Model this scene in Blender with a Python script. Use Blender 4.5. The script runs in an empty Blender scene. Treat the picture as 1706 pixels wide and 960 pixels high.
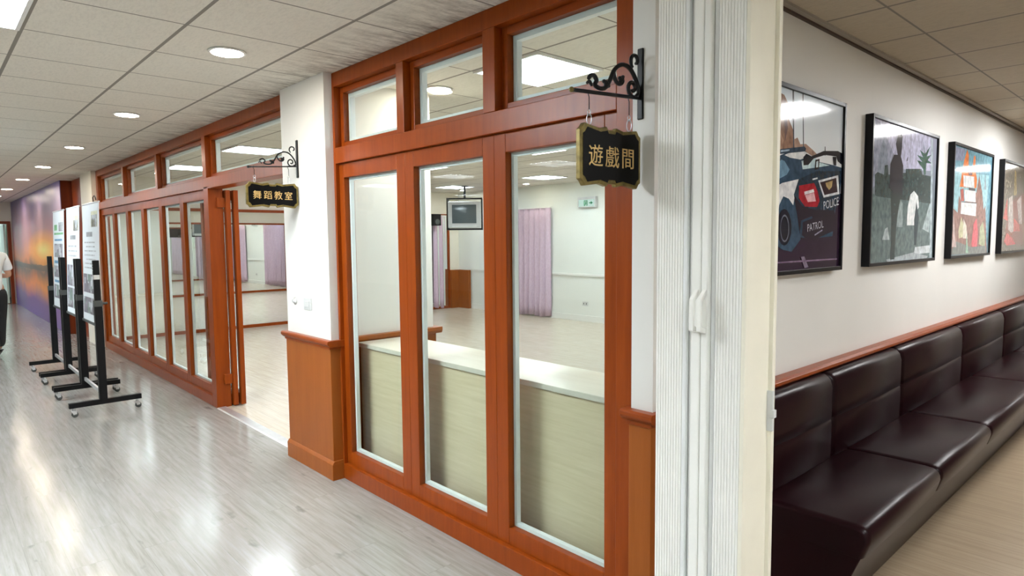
import bpy, bmesh, math, random
from mathutils import Vector, Matrix
PI = math.pi
S = bpy.context.scene
COL = S.collection
# ------------------------------------------------------------------ camera
cam = bpy.data.cameras.new('camera'); camo = bpy.data.objects.new('camera', cam); COL.objects.link(camo)
cam.sensor_width = 36.0; cam.lens = 22.672; cam.clip_start = 0.05; cam.clip_end = 200
R = Matrix(((0.67642265, -0.04992806, 0.73481943), (0.73645598, 0.05833936, -0.67396521), (-0.00921912, 0.9970475, 0.07623188)))
camo.matrix_world = Matrix.Translation((0, 0, 1.55)) @ R.to_4x4()
S.camera = camo
# ------------------------------------------------------------------ world, exposure
W = bpy.data.worlds.new('world'); S.world = W; W.use_nodes = True
W.node_tree.nodes['Background'].inputs[0].default_value = (0.75, 0.88, 1.0, 1)
W.node_tree.nodes['Background'].inputs[1].default_value = 0.6
S.view_settings.view_transform = 'Standard'; S.view_settings.look = 'None'
S.view_settings.exposure = 1.95; S.view_settings.gamma = 1.0; S.view_settings.use_curve_mapping = False
S.cycles.use_denoising = True
S.cycles.max_bounces = 10; S.cycles.diffuse_bounces = 5; S.cycles.glossy_bounces = 6
S.cycles.transparent_max_bounces = 24; S.cycles.sample_clamp_indirect = 6.0
S.cycles.caustics_reflective = False; S.cycles.caustics_refractive = False
PANEL_E = 8.5      # emission of the ceiling light panels
HALL_E = 18.0
BENCH_E = 15.0
DOWN_E = 38.0       # emission of the round downlights
CZ = 2.59           # ceiling height
Y0 = 1.96           # plane of the glazed partitions

# ------------------------------------------------------------------ materials
class NT:
    def __init__(s, name):
        s.m = bpy.data.materials.new(name); s.m.use_nodes = True; s.t = s.m.node_tree
        s.b = s.t.nodes['Principled BSDF']; s.pos = None
    def n(s, kind, **kw):
        x = s.t.nodes.new(kind)
        for k, v in kw.items():
            setattr(x, k, v)
        return x
    def l(s, a, b): s.t.links.new(a, b)
    def obj(s):
        if not s.pos: s.pos = s.n('ShaderNodeTexCoord')
        return s.pos.outputs['Object']
    def xyz(s):
        if not hasattr(s, '_x'):
            s._x = s.n('ShaderNodeSeparateXYZ'); s.l(s.obj(), s._x.inputs[0])
        return s._x.outputs
    def math(s, op, a, b=None, c=None, clamp=False):
        x = s.n('ShaderNodeMath', operation=op, use_clamp=clamp)
        for i, v in enumerate((a, b, c)):
            if v is None: continue
            if hasattr(v, 'is_linked') or hasattr(v, 'links'): s.l(v, x.inputs[i])
            else: x.inputs[i].default_value = v
        return x.outputs[0]
    def noise(s, scale, detail=3, rough=.5, vec=None, stretch=None):
        v = vec or s.obj()
        if stretch:
            mp = s.n('ShaderNodeMapping'); s.l(v, mp.inputs[0]); mp.inputs['Scale'].default_value = stretch; v = mp.outputs[0]
        x = s.n('ShaderNodeTexNoise'); s.l(v, x.inputs['Vector'])
        x.inputs['Scale'].default_value = scale; x.inputs['Detail'].default_value = detail; x.inputs['Roughness'].default_value = rough
        return x.outputs[0]
    def ramp(s, f, stops):
        x = s.n('ShaderNodeValToRGB'); s.l(f, x.inputs[0]); e = x.color_ramp.elements
        while len(e) > 1: e.remove(e[-1])
        e[0].position = stops[0][0]
        for p, c in stops[1:]: e.new(p)
        for i, (p, c) in enumerate(stops): e[i].color = (c[0], c[1], c[2], 1) if len(c) > 2 else (c[0],) * 3 + (1,)
        return x.outputs[0]
    def mix(s, f, a, b):
        x = s.n('ShaderNodeMix', data_type='RGBA')
        for i, v in ((0, f), (6, a), (7, b)):
            if isinstance(v, (int, float)): x.inputs[i].default_value = v
            elif isinstance(v, tuple): x.inputs[i].default_value = v + (1,)
            else: s.l(v, x.inputs[i])
        return x.outputs[2]
    def bump(s, h, strength=.2, dist=.01):
        x = s.n('ShaderNodeBump'); s.l(h, x.inputs['Height']); x.inputs['Strength'].default_value = strength
        x.inputs['Distance'].default_value = dist; s.l(x.outputs[0], s.b.inputs['Normal'])
    def set(s, col=None, rough=None, metal=None, spec=None, coat=None):
        i = s.b.inputs
        if col is not None:
            if isinstance(col, tuple): i['Base Color'].default_value = col + (1,)
            else: s.l(col, i['Base Color'])
        if rough is not None:
            if isinstance(rough, (int, float)): i['Roughness'].default_value = rough
            else: s.l(rough, i['Roughness'])
        if metal is not None: i['Metallic'].default_value = metal
        if spec is not None: i['Specular IOR Level'].default_value = spec
        if coat is not None: i['Coat Weight'].default_value = coat; i['Coat Roughness'].default_value = .08
        return s.m

def plain(name, col, rough=.5, metal=0, var=.06, scale=8, spec=.5, coat=None):
    t = NT(name); n = t.noise(scale, 4)
    a = tuple(c * (1 - var) for c in col); b = tuple(min(1, c * (1 + var)) for c in col)
    return t.set(t.ramp(n, [(.3, a), (.7, b)]), rough, metal, spec, coat)

def wood(name, dark, light, rough=.3, stretch=(9, 9, .7), coat=.15):
    t = NT(name)
    n = t.noise(3.0, 6, .6, stretch=stretch)
    g = t.noise(26, 4, .6, stretch=stretch)
    c = t.mix(t.math('MULTIPLY', g, .45), t.ramp(n, [(.25, dark), (.75, light)]), dark)
    t.bump(g, .05, .003)
    return t.set(c, rough, spec=.22 if 'oak' not in name else .4, coat=0)

def emit(name, col, e):
    m = bpy.data.materials.new(name); m.use_nodes = True; t = m.node_tree
    t.nodes.clear(); o = t.nodes.new('ShaderNodeOutputMaterial'); x = t.nodes.new('ShaderNodeEmission')
    x.inputs[0].default_value = col + (1,); x.inputs[1].default_value = e; t.links.new(x.outputs[0], o.inputs[0])
    return m

def glass(name, tint=(.93, .97, .96), k=1.0, gr=0.0):
    m = bpy.data.materials.new(name); m.use_nodes = True; t = m.node_tree
    t.nodes.clear(); o = t.nodes.new('ShaderNodeOutputMaterial'); mx = t.nodes.new('ShaderNodeMixShader')
    a = t.nodes.new('ShaderNodeBsdfTransparent'); a.inputs[0].default_value = tint + (1,)
    g = t.nodes.new('ShaderNodeBsdfGlossy'); g.inputs['Roughness'].default_value = gr
    f = t.nodes.new('ShaderNodeFresnel'); f.inputs[0].default_value = 1.45
    mm = t.nodes.new('ShaderNodeMath'); mm.operation = 'MULTIPLY'; mm.inputs[1].default_value = k
    gm = t.nodes.new('ShaderNodeNewGeometry'); iv = t.nodes.new('ShaderNodeMath'); iv.operation = 'SUBTRACT'; iv.inputs[0].default_value = 1.0
    t.links.new(gm.outputs['Backfacing'], iv.inputs[1]); m3 = t.nodes.new('ShaderNodeMath'); m3.operation = 'MULTIPLY'
    t.links.new(f.outputs[0], m3.inputs[0]); t.links.new(iv.outputs[0], m3.inputs[1]); t.links.new(m3.outputs[0], mm.inputs[0]); t.links.new(mm.outputs[0], mx.inputs[0])
    t.links.new(a.outputs[0], mx.inputs[1]); t.links.new(g.outputs[0], mx.inputs[2]); t.links.new(mx.outputs[0], o.inputs[0])
    return m

def grid_ceiling(name, x0, y0, base=(.78, .745, .67), line=(.27, .25, .22), stain=False):
    """600 mm lay-in tiles in a T-grid, fine fissures; the soot marks along the partition are real dirt"""
    t = NT(name); o = t.xyz(); P = .58
    def axis(v, off, w):
        f = t.math('FRACT', t.math('DIVIDE', t.math('SUBTRACT', v, off - w / 2), P))
        return t.math('LESS_THAN', f, w / P)
    ln = t.math('MAXIMUM', axis(o[0], x0, .011), axis(o[1], y0, .018))
    fiss = t.noise(55, 5, .7, stretch=(.5, 1.6, 1))
    tile = t.ramp(fiss, [(.28, tuple(c * .86 for c in base)), (.55, base), (1, tuple(c * 1.04 for c in base))])
    cloud = t.noise(.9, 2)
    tile = t.mix(t.math('MULTIPLY', cloud, .18), tile, tuple(c * .8 for c in base))
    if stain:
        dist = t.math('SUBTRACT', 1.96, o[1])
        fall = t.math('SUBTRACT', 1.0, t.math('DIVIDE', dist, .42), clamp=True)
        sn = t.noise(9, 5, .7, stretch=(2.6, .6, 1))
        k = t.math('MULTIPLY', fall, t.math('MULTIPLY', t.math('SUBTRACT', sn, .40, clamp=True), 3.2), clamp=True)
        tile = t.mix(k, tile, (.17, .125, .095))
    t.bump(fiss, .12, .004)
    return t.set(t.mix(ln, tile, line), .85, spec=.2)

def vinyl_planks(name, dark, mid, light, pl=1.2, ph=.15, rough=.2, seam=.55, knots=True):
    t = NT(name); v = t.obj()
    br = t.n('ShaderNodeTexBrick'); t.l(v, br.inputs['Vector'])
    br.inputs['Scale'].default_value = 1; br.inputs['Brick Width'].default_value = pl; br.inputs['Row Height'].default_value = ph
    br.inputs['Mortar Size'].default_value = .0016; br.inputs['Mortar Smooth'].default_value = .2
    br.inputs['Color1'].default_value = (0, 0, 0, 1); br.inputs['Color2'].default_value = (1, 1, 1, 1); br.inputs['Mortar'].default_value = (.5, .5, .5, 1)
    br.offset = .37; br.offset_frequency = 2
    sh = t.n('ShaderNodeVectorMath', operation='MULTIPLY_ADD')
    t.l(br.outputs['Color'], sh.inputs[0]); sh.inputs[1].default_value = (3.7, 9.1, 0); t.l(v, sh.inputs[2])
    st = t.noise(4.0, 6, .65, vec=sh.outputs[0], stretch=(.6, 10, 1))
    fi = t.noise(16, 5, .7, vec=sh.outputs[0], stretch=(.6, 14, 1))
    c = t.ramp(st, [(.25, dark), (.48, mid), (.72, light)])
    c = t.mix(t.math('MULTIPLY', fi, .35), c, tuple(x * .8 for x in mid))
    c = t.mix(t.math('MULTIPLY', t.math('SUBTRACT', br.outputs['Color'], .5), .22, clamp=True), c, light)
    if knots:
        kn = t.noise(3.1, 3, .6, vec=sh.outputs[0], stretch=(1.0, 2.6, 1))
        kk = t.math('MULTIPLY', t.math('SUBTRACT', kn, .645, clamp=True), 6, clamp=True)
        c = t.mix(kk, c, tuple(x * .42 for x in dark))
    c = t.mix(t.math('MULTIPLY', br.outputs['Fac'], 1 - seam), c, tuple(x * .35 for x in dark))
    rg = t.math('MULTIPLY_ADD', t.noise(7, 3), .12, rough - .06)
    bn = t.math('ADD', t.math('MULTIPLY', t.noise(6, 3, .5, stretch=(1, 2.5, 1)), 1.0), t.math('MULTIPLY', fi, .25))
    t.bump(bn, .10, .006)
    return t.set(c, rg, spec=.38)

M = {}
M['wood'] = wood('orange stained wood', (.21, .034, .002), (.33, .064, .005), .30, coat=.05)
M['wood_h'] = wood('orange stained wood rail', (.21, .034, .002), (.32, .061, .005), .30, (.7, 9, 9), .05)
M['wainscot'] = wood('brown stained veneer', (.27, .072, .010), (.35, .100, .016), .38, (8, 8, .6), .05)
M['darkwood'] = wood('red brown board', (.17, .03, .008), (.26, .05, .012), .3)
M['oak'] = wood('pale oak laminate', (.58, .47, .30), (.75, .63, .44), .34, (.9, 10, 14), .3)
M['wall'] = plain('white painted wall', (.76, .75, .715), .55, var=.02, scale=2, spec=.3)
M['wallcream'] = plain('cream painted wall', (.80, .76, .66), .55, var=.02, scale=2, spec=.3)
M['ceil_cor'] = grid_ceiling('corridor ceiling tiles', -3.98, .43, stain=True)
M['ceil_room'] = grid_ceiling('room ceiling tiles', -3.18, 2.59)
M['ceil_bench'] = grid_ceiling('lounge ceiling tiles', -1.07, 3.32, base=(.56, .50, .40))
M['floor_cor'] = vinyl_planks('grey vinyl planks', (.205, .188, .16), (.295, .280, .255), (.37, .36, .345), rough=.15, seam=.8)
M['floor_room'] = vinyl_planks('pale room planks', (.52, .44, .33), (.62, .54, .43), (.70, .63, .52), ph=.11, rough=.22, knots=False)
M['floor_bench'] = vinyl_planks('beige lounge planks', (.28, .205, .13), (.35, .265, .175), (.42, .33, .225), ph=.09, rough=.33, knots=False)
M['glass'] = glass('clear glass', k=.8)
M['bead'] = plain('pale grey glazing bead', (.84, .87, .88), .35, var=.02)
M['steel'] = plain('brushed steel', (.6, .6, .6), .3, 1)
M['alu'] = plain('satin aluminium', (.72, .73, .74), .35, .7)
M['black'] = plain('black powder coat', (.006, .006, .0065), .45, spec=.2)
M['iron'] = plain('black wrought iron', (.006, .006, .0065), .35, 0, spec=.25)
M['rubber'] = plain('grey rubber', (.06, .065, .06), .6)
M['leather'] = None
t = NT('dark brown leather'); n1 = t.noise(260, 3, .6); n2 = t.noise(3, 3)
t.bump(n1, .12, .0015)
M['leather'] = t.set(t.ramp(n2, [(.3, (.010, .0024, .0035)), (.7, (.016, .0038, .0055))]), .30, spec=.13)
M['signblack'] = plain('black lacquer', (.004, .004, .004), .35, spec=.12)
M['gold'] = plain('gold lettering', (.80, .55, .22), .35, .35)
M['bronze'] = plain('antique bronze edging', (.20, .15, .045), .35, .6, var=.5, scale=30)
M['pvc'] = plain('ivory pvc', (.89, .88, .83), .38, var=.02)
M['pvcgrey'] = plain('pale grey pvc', (.80, .81, .80), .38, var=.02)
M['beige'] = plain('beige door post', (.83, .79, .66), .45, var=.03)
M['plate'] = plain('white plastic', (.60, .61, .60), .3, var=.01)
M['mirror'] = NT('silvered mirror').set((.88, .91, .89), .008, 1.0)
M['panel_light'] = emit('light panel', (.86, .94, 1.0), PANEL_E)
M['hall_light'] = emit('hall light panel', (.86, .94, 1.0), HALL_E)
M['bench_light'] = emit('lounge light panel', (.95, .95, .95), BENCH_E)
M['down_light'] = emit('warm downlight', (1.0, .88, .70), DOWN_E)
M['whitemetal'] = plain('white enamel', (.8, .8, .78), .35, var=.01)
M['frameblack'] = plain('black picture frame', (.005, .005, .006), .3, spec=.2)
M['tvsilver'] = plain('silver plastic', (.60, .61, .63), .35, .2)
M['tvscreen'] = NT('dark picture tube').set((.09, .12, .14), .12, spec=.6)
M['skirting'] = plain('white skirting', (.80, .80, .77), .4, var=.01)
t = NT('lilac curtain cloth'); f = t.noise(90, 3, .6, stretch=(1, 1, .2))
M['curtain'] = t.set(t.ramp(f, [(.3, (.56, .42, .53)), (.7, (.68, .54, .65))]), .8, spec=.2)

# ------------------------------------------------------------------ mesh builder
class MB:
    def __init__(s): s.v = []; s.f = []; s.mi = []; s.cur = 0; s.sm = []
    def add(s, vs, fs, smooth=False):
        o = len(s.v); s.v += [tuple(p) for p in vs]
        for f in fs: s.f.append([o + i for i in f]); s.mi.append(s.cur); s.sm.append(smooth)
        return s
    def box(s, x0, x1, y0, y1, z0, z1):
        if x0 > x1: x0, x1 = x1, x0
        if y0 > y1: y0, y1 = y1, y0
        if z0 > z1: z0, z1 = z1, z0
        v = [(x0, y0, z0), (x1, y0, z0), (x1, y1, z0), (x0, y1, z0), (x0, y0, z1), (x1, y0, z1), (x1, y1, z1), (x0, y1, z1)]
        return s.add(v, [(3, 2, 1, 0), (4, 5, 6, 7), (0, 1, 5, 4), (1, 2, 6, 5), (2, 3, 7, 6), (3, 0, 4, 7)])
    def prism(s, prof, axis, a0, a1, smooth=False):
        """prof: list of 2-D points; axis 'x' -> (y,z), 'y' -> (x,z), 'z' -> (x,y)"""
        def mk(p, a):
            return (a, p[0], p[1]) if axis == 'x' else (p[0], a, p[1]) if axis == 'y' else (p[0], p[1], a)
        n = len(prof)
        v = [mk(p, a0) for p in prof] + [mk(p, a1) for p in prof]
        s.add(v, [tuple(range(n))[::-1], tuple(range(n, 2 * n))])
        o = len(s.v) - 2 * n
        for i in range(n):
            j = (i + 1) % n
            s.f.append([o + i, o + j, o + n + j, o + n + i]); s.mi.append(s.cur); s.sm.append(smooth)
        return s
    def ring(s, x0, x1, z0, z1, w, y0, y1):
        """rectangular frame in the XZ plane, w = (left, right, bottom, top)"""
        l, r, b, t = (w,) * 4 if isinstance(w, (int, float)) else w
        s.box(x0, x0 + l, y0, y1, z0, z1); s.box(x1 - r, x1, y0, y1, z0, z1)
        s.box(x0 + l, x1 - r, y0, y1, z0, z0 + b); s.box(x0 + l, x1 - r, y0, y1, z1 - t, z1)
        return s
    def ringx(s, y0, y1, z0, z1, w, x0, x1):
        l, r, b, t = (w,) * 4 if isinstance(w, (int, float)) else w
        s.box(x0, x1, y0, y0 + l, z0, z1); s.box(x0, x1, y1 - r, y1, z0, z1)
        s.box(x0, x1, y0 + l, y1 - r, z0, z0 + b); s.box(x0, x1, y0 + l, y1 - r, z1 - t, z1)
        return s
    def tube(s, pts, r, n=8, cap=True):
        pts = [Vector(p) for p in pts]; rs = r if isinstance(r, (list, tuple)) else [r] * len(pts)
        rings = []; prev = None
        for i, p in enumerate(pts):
            d = (pts[min(i + 1, len(pts) - 1)] - pts[max(i - 1, 0)]).normalized()
            if prev is None:
                a = Vector((0, 0, 1)) if abs(d.z) < .9 else Vector((1, 0, 0))
                u = d.cross(a).normalized()
            else:
                u = (prev - d * prev.dot(d)).normalized()
            prev = u; w = d.cross(u)
            rings.append([p + (u * math.cos(2 * PI * k / n) + w * math.sin(2 * PI * k / n)) * rs[i] for k in range(n)])
        v = [q for rg in rings for q in rg]; f = []
        for i in range(len(pts) - 1):
            for k in range(n):
                k2 = (k + 1) % n
                f.append((i * n + k, i * n + k2, (i + 1) * n + k2, (i + 1) * n + k))
        s.add(v, f, True)
        if cap:
            o = len(s.v) - len(v)
            s.f.append([o + k for k in range(n)][::-1]); s.mi.append(s.cur); s.sm.append(False)
            s.f.append([o + (len(pts) - 1) * n + k for k in range(n)]); s.mi.append(s.cur); s.sm.append(False)
        return s
    def lathe(s, c, prof, axis='z', n=24):
        """prof: (radius, height) pairs"""
        v = []; f = []
        for r, h in prof:
            for k in range(n):
                a = 2 * PI * k / n; p, q = r * math.cos(a), r * math.sin(a)
                v.append((c[0] + p, c[1] + q, c[2] + h) if axis == 'z' else (c[0] + h, c[1] + p, c[2] + q) if axis == 'x' else (c[0] + p, c[1] + h, c[2] + q))
        for i in range(len(prof) - 1):
            for k in range(n):
                k2 = (k + 1) % n; f.append((i * n + k, i * n + k2, (i + 1) * n + k2, (i + 1) * n + k))
        s.add(v, f, True)
        o = len(s.v) - len(v)
        s.f.append([o + k for k in range(n)][::-1]); s.mi.append(s.cur); s.sm.append(False)
        s.f.append([o + (len(prof) - 1) * n + k for k in range(n)]); s.mi.append(s.cur); s.sm.append(False)
        return s
    def sphere(s, c, r, n=12):
        rx, ry, rz = r if isinstance(r, tuple) else (r,) * 3
        v = []; f = []
        for i in range(1, n // 2 + 2 - 1):
            a = PI * i / (n // 2 + 1 - 0)
            for k in range(n):
                b = 2 * PI * k / n
                v.append((c[0] + rx * math.sin(a) * math.cos(b), c[1] + ry * math.sin(a) * math.sin(b), c[2] + rz * math.cos(a)))
        m = len(v) // n
        for i in range(m - 1):
            for k in range(n):
                k2 = (k + 1) % n; f.append((i * n + k, (i + 1) * n + k, (i + 1) * n + k2, i * n + k2))
        v.append((c[0], c[1], c[2] + rz)); v.append((c[0], c[1], c[2] - rz)); T = len(v) - 2
        for k in range(n):
            k2 = (k + 1) % n; f.append((T, k, k2)); f.append((T + 1, (m - 1) * n + k2, (m - 1) * n + k))
        return s.add(v, f, True)
    def build(s, name, mat, parent=None, bevel=0, seg=2, smooth=None):
        me = bpy.data.meshes.new(name)
        off = Vector((0, 0, 0)); p = parent
        while p is not None: off += p.location; p = p.parent
        me.from_pydata([tuple(Vector(v) - off) for v in s.v], [], s.f)
        mats = mat if isinstance(mat, (list, tuple)) else [mat]
        for m in mats: me.materials.append(m)
        for i, pl in enumerate(me.polygons):
            pl.material_index = s.mi[i]; pl.use_smooth = s.sm[i] if smooth is None else smooth
        bm = bmesh.new(); bm.from_mesh(me); bmesh.ops.recalc_face_normals(bm, faces=bm.faces[:]); bm.to_mesh(me); bm.free()
        me.update()
        o = bpy.data.objects.new(name, me); COL.objects.link(o)
        if parent is not None: o.parent = parent
        if bevel:
            md = o.modifiers.new('bevel', 'BEVEL'); md.width = bevel; md.segments = seg; md.limit_method = 'ANGLE'; md.angle_limit = math.radians(40)
        return o
def B(*a): return MB().box(*a)

def tag(o, label=None, cat=None, group=None, kind=None):
    if label: o['label'] = label
    if cat: o['category'] = cat
    if group: o['group'] = group
    if kind: o['kind'] = kind
    return o
def struct(o, label=None, cat=None): return tag(o, label, cat, kind='structure')
def empty(name, loc, label=None, cat=None, group=None, kind=None):
    o = bpy.data.objects.new(name, None); COL.objects.link(o); o.location = loc; o.empty_display_size = .1
    return tag(o, label, cat, group, kind)
KIDS = {}
def kids(o): return [c for c in bpy.data.objects if c.parent == o]
def copy_tree(o, parent=None):
    c = o.copy(); COL.objects.link(c); c.parent = parent
    for ch in kids(o): copy_tree(ch, c)
    return c
def text_mesh(body, size, extrude, bold=0.0):
    """returns (verts, faces) of centred lettering lying in the XY plane"""
    cu = bpy.data.curves.new('lettering', 'FONT'); cu.body = body; cu.size = size; cu.extrude = extrude; cu.offset = bold
    cu.align_x = 'CENTER'; cu.align_y = 'CENTER'; cu.resolution_u = 3
    o = bpy.data.objects.new('lettering', cu); COL.objects.link(o)
    dg = bpy.context.evaluated_depsgraph_get()
    me = bpy.data.meshes.new_from_object(o.evaluated_get(dg))
    v = [tuple(p.co) for p in me.vertices]; f = [tuple(p.vertices) for p in me.polygons]
    bpy.data.objects.remove(o); bpy.data.meshes.remove(me)
    xs = [p[0] for p in v]; ys = [p[1] for p in v]; cx = (min(xs) + max(xs)) / 2; cy = (min(ys) + max(ys)) / 2
    return [(p[0] - cx, p[1] - cy, p[2]) for p in v], f
POSTER_CAR = [
  ((0.025,0.012,0.028),[(0.012,0.241),(0.012,0.018),(0.346,0.018),(0.988,0.018),(0.988,0.464),(0.644,0.368),(0.339,0.254)]),
  ((0.24,0.14,0.1),[(0.012,0.608),(0.012,0.764),(0.091,0.926),(0.221,0.982),(0.33,0.959),(0.392,0.95),(0.453,0.94),(0.495,0.891),(0.494,0.821),(0.532,0.769),(0.55,0.688),(0.536,0.663),(0.429,0.643),(0.346,0.572),(0.012,0.381)]),
  ((0.36,0.22,0.16),[(0.012,0.445),(0.056,0.624),(0.183,0.715),(0.336,0.783),(0.374,0.744),(0.406,0.783),(0.453,0.71),(0.446,0.652),(0.362,0.585),(0.33,0.548)]),
  ((0.1,0.06,0.06),[(0.37,0.867),(0.403,0.885),(0.42,0.786),(0.392,0.702),(0.377,0.756)]),
  ((0.12,0.075,0.07),[(0.452,0.883),(0.47,0.875),(0.486,0.773),(0.465,0.7)]),
  ((0.3,0.2,0.16),[(0.534,0.722),(0.567,0.738),(0.591,0.706),(0.64,0.714),(0.701,0.689),(0.758,0.662),(0.537,0.637)]),
  ((0.07,0.08,0.1),[(0.515,0.982),(0.528,0.982),(0.541,0.681),(0.532,0.68)]),
  ((0.07,0.08,0.1),[(0.599,0.982),(0.607,0.982),(0.623,0.68),(0.615,0.679)]),
  ((0.05,0.06,0.07),[(0.811,0.722),(0.817,0.723),(0.822,0.672),(0.811,0.671)]),
  ((0.03,0.06,0.1),[(0.012,0.303),(0.103,0.411),(0.331,0.492),(0.371,0.574),(0.42,0.623),(0.5,0.656),(0.641,0.673),(0.724,0.63),(0.886,0.625),(0.988,0.618),(0.977,0.435),(0.933,0.366),(0.911,0.205),(0.612,0.188),(0.538,0.123),(0.464,0.137),(0.392,0.173),(0.012,0.139)]),
  ((0.62,0.66,0.72),[(0.464,0.633),(0.518,0.656),(0.631,0.672),(0.696,0.655),(0.594,0.624),(0.51,0.624)]),
  ((0.45,0.62,0.72),[(0.604,0.617),(0.723,0.651),(0.76,0.627),(0.864,0.619),(0.715,0.591),(0.616,0.573)]),
  ((0.1,0.2,0.28),[(0.316,0.468),(0.338,0.537),(0.379,0.581),(0.409,0.601),(0.392,0.499),(0.316,0.457)]),
  ((0.55,0.38,0.28),[(0.334,0.503),(0.363,0.54),(0.377,0.541),(0.361,0.494),(0.335,0.483)]),
  ((0.12,0.22,0.32),[(0.42,0.591),(0.44,0.607),(0.465,0.602),(0.507,0.562),(0.486,0.533),(0.412,0.5)]),
  ((0.02,0.02,0.03),[(0.406,0.603),(0.42,0.6),(0.409,0.498),(0.395,0.497)]),
  ((0.66,0.66,0.72),[(0.012,0.252),(0.104,0.348),(0.333,0.436),(0.452,0.487),(0.583,0.517),(0.559,0.45),(0.543,0.374),(0.505,0.408),(0.461,0.418),(0.431,0.372),(0.422,0.313),(0.422,0.229),(0.339,0.237),(0.012,0.18)]),
  ((0.01,0.01,0.012),[(0.347,0.416),(0.357,0.419),(0.359,0.241),(0.349,0.238)]),
  ((0.01,0.01,0.012),[(0.364,0.403),(0.384,0.42),(0.388,0.398),(0.375,0.39),(0.377,0.271),(0.389,0.271),(0.39,0.245),(0.373,0.245),(0.365,0.266)]),
  ((0.01,0.01,0.012),[(0.393,0.419),(0.412,0.422),(0.412,0.399),(0.402,0.396),(0.404,0.348),(0.414,0.348),(0.415,0.325),(0.404,0.324),(0.405,0.257),(0.421,0.255),(0.421,0.236),(0.397,0.238)]),
  ((0.01,0.01,0.02),[(0.533,0.256),(0.53,0.218),(0.518,0.186),(0.499,0.165),(0.477,0.158),(0.455,0.166),(0.436,0.187),(0.423,0.218),(0.417,0.255),(0.42,0.292),(0.431,0.323),(0.449,0.344),(0.471,0.352),(0.493,0.346),(0.513,0.325),(0.527,0.293)]),
  ((0.1,0.11,0.14),[(0.514,0.25),(0.513,0.221),(0.505,0.197),(0.494,0.181),(0.48,0.176),(0.466,0.181),(0.454,0.197),(0.446,0.221),(0.442,0.249),(0.444,0.277),(0.451,0.301),(0.462,0.317),(0.475,0.323),(0.489,0.318),(0.502,0.302),(0.511,0.278)]),
  ((0.012,0.012,0.02),[(0.507,0.25),(0.506,0.225),(0.5,0.204),(0.49,0.19),(0.478,0.185),(0.466,0.19),(0.456,0.204),(0.449,0.225),(0.446,0.249),(0.447,0.274),(0.453,0.294),(0.462,0.308),(0.474,0.313),(0.486,0.309),(0.496,0.295),(0.504,0.274)]),
  ((0.02,0.035,0.055),[(0.583,0.517),(0.737,0.574),(0.975,0.597),(0.97,0.435),(0.922,0.359),(0.746,0.357),(0.624,0.368),(0.545,0.431)]),
  ((0.3,0.015,0.025),[(0.588,0.482),(0.719,0.507),(0.754,0.462),(0.774,0.409),(0.754,0.373),(0.644,0.371),(0.587,0.415)]),
  ((0.85,0.35,0.38),[(0.641,0.433),(0.721,0.452),(0.74,0.405),(0.667,0.397)]),
  ((0.8,0.6,0.62),[(0.633,0.452),(0.716,0.472),(0.723,0.455),(0.637,0.435)]),
  ((0.55,0.58,0.62),[(0.756,0.523),(0.949,0.57),(0.968,0.459),(0.811,0.429)]),
  ((0.035,0.02,0.025),[(0.773,0.514),(0.931,0.553),(0.947,0.47),(0.819,0.444)]),
  ((0.35,0.26,0.12),[(0.825,0.515),(0.895,0.534),(0.888,0.496),(0.862,0.476),(0.835,0.495)]),
  ((0.6,0.62,0.66),[(0.702,0.529),(0.747,0.54),(0.749,0.532),(0.704,0.521)]),
  ((0.02,0.014,0.025),[(0.545,0.431),(0.624,0.368),(0.746,0.357),(0.922,0.359),(0.946,0.245),(0.733,0.187),(0.612,0.188),(0.578,0.317)]),
  ((0.03,0.05,0.08),[(0.601,0.201),(0.611,0.293),(0.706,0.32),(0.711,0.308),(0.627,0.284),(0.622,0.213),(0.651,0.197)]),
  ((0.012,0.014,0.022),[(0.621,0.595),(0.617,0.639),(0.642,0.661),(0.688,0.652),(0.799,0.695),(0.939,0.712),(0.988,0.703),(0.988,0.632),(0.94,0.652),(0.925,0.679),(0.813,0.674),(0.709,0.642),(0.662,0.602)]),
  ((0.012,0.014,0.022),[(0.724,0.636),(0.763,0.646),(0.759,0.589),(0.72,0.58)]),
  ((0.45,0.55,0.62),[(0.732,0.627),(0.751,0.634),(0.75,0.598),(0.732,0.594)]),
  ((0.012,0.014,0.022),[(0.888,0.672),(0.925,0.676),(0.927,0.624),(0.9,0.624)]),
  ((0.03,0.05,0.08),[(0.404,0.649),(0.418,0.657),(0.623,0.698),(0.639,0.688),(0.631,0.672),(0.412,0.631)]),
  ((0.3,0.4,0.5),[(0.432,0.654),(0.499,0.667),(0.499,0.658),(0.432,0.644)]),
  ((0.16,0.13,0.18),[(0.615,0.093),(0.647,0.094),(0.686,0.032),(0.65,0.029)]),
  ((0.16,0.11,0.17),[(0.012,0.075),(0.96,0.072),(0.96,0.063),(0.012,0.067)]),
  ((0.2,0.2,0.26),[(0.732,0.216),(0.805,0.245),(0.807,0.238),(0.736,0.209)]),
]
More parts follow.
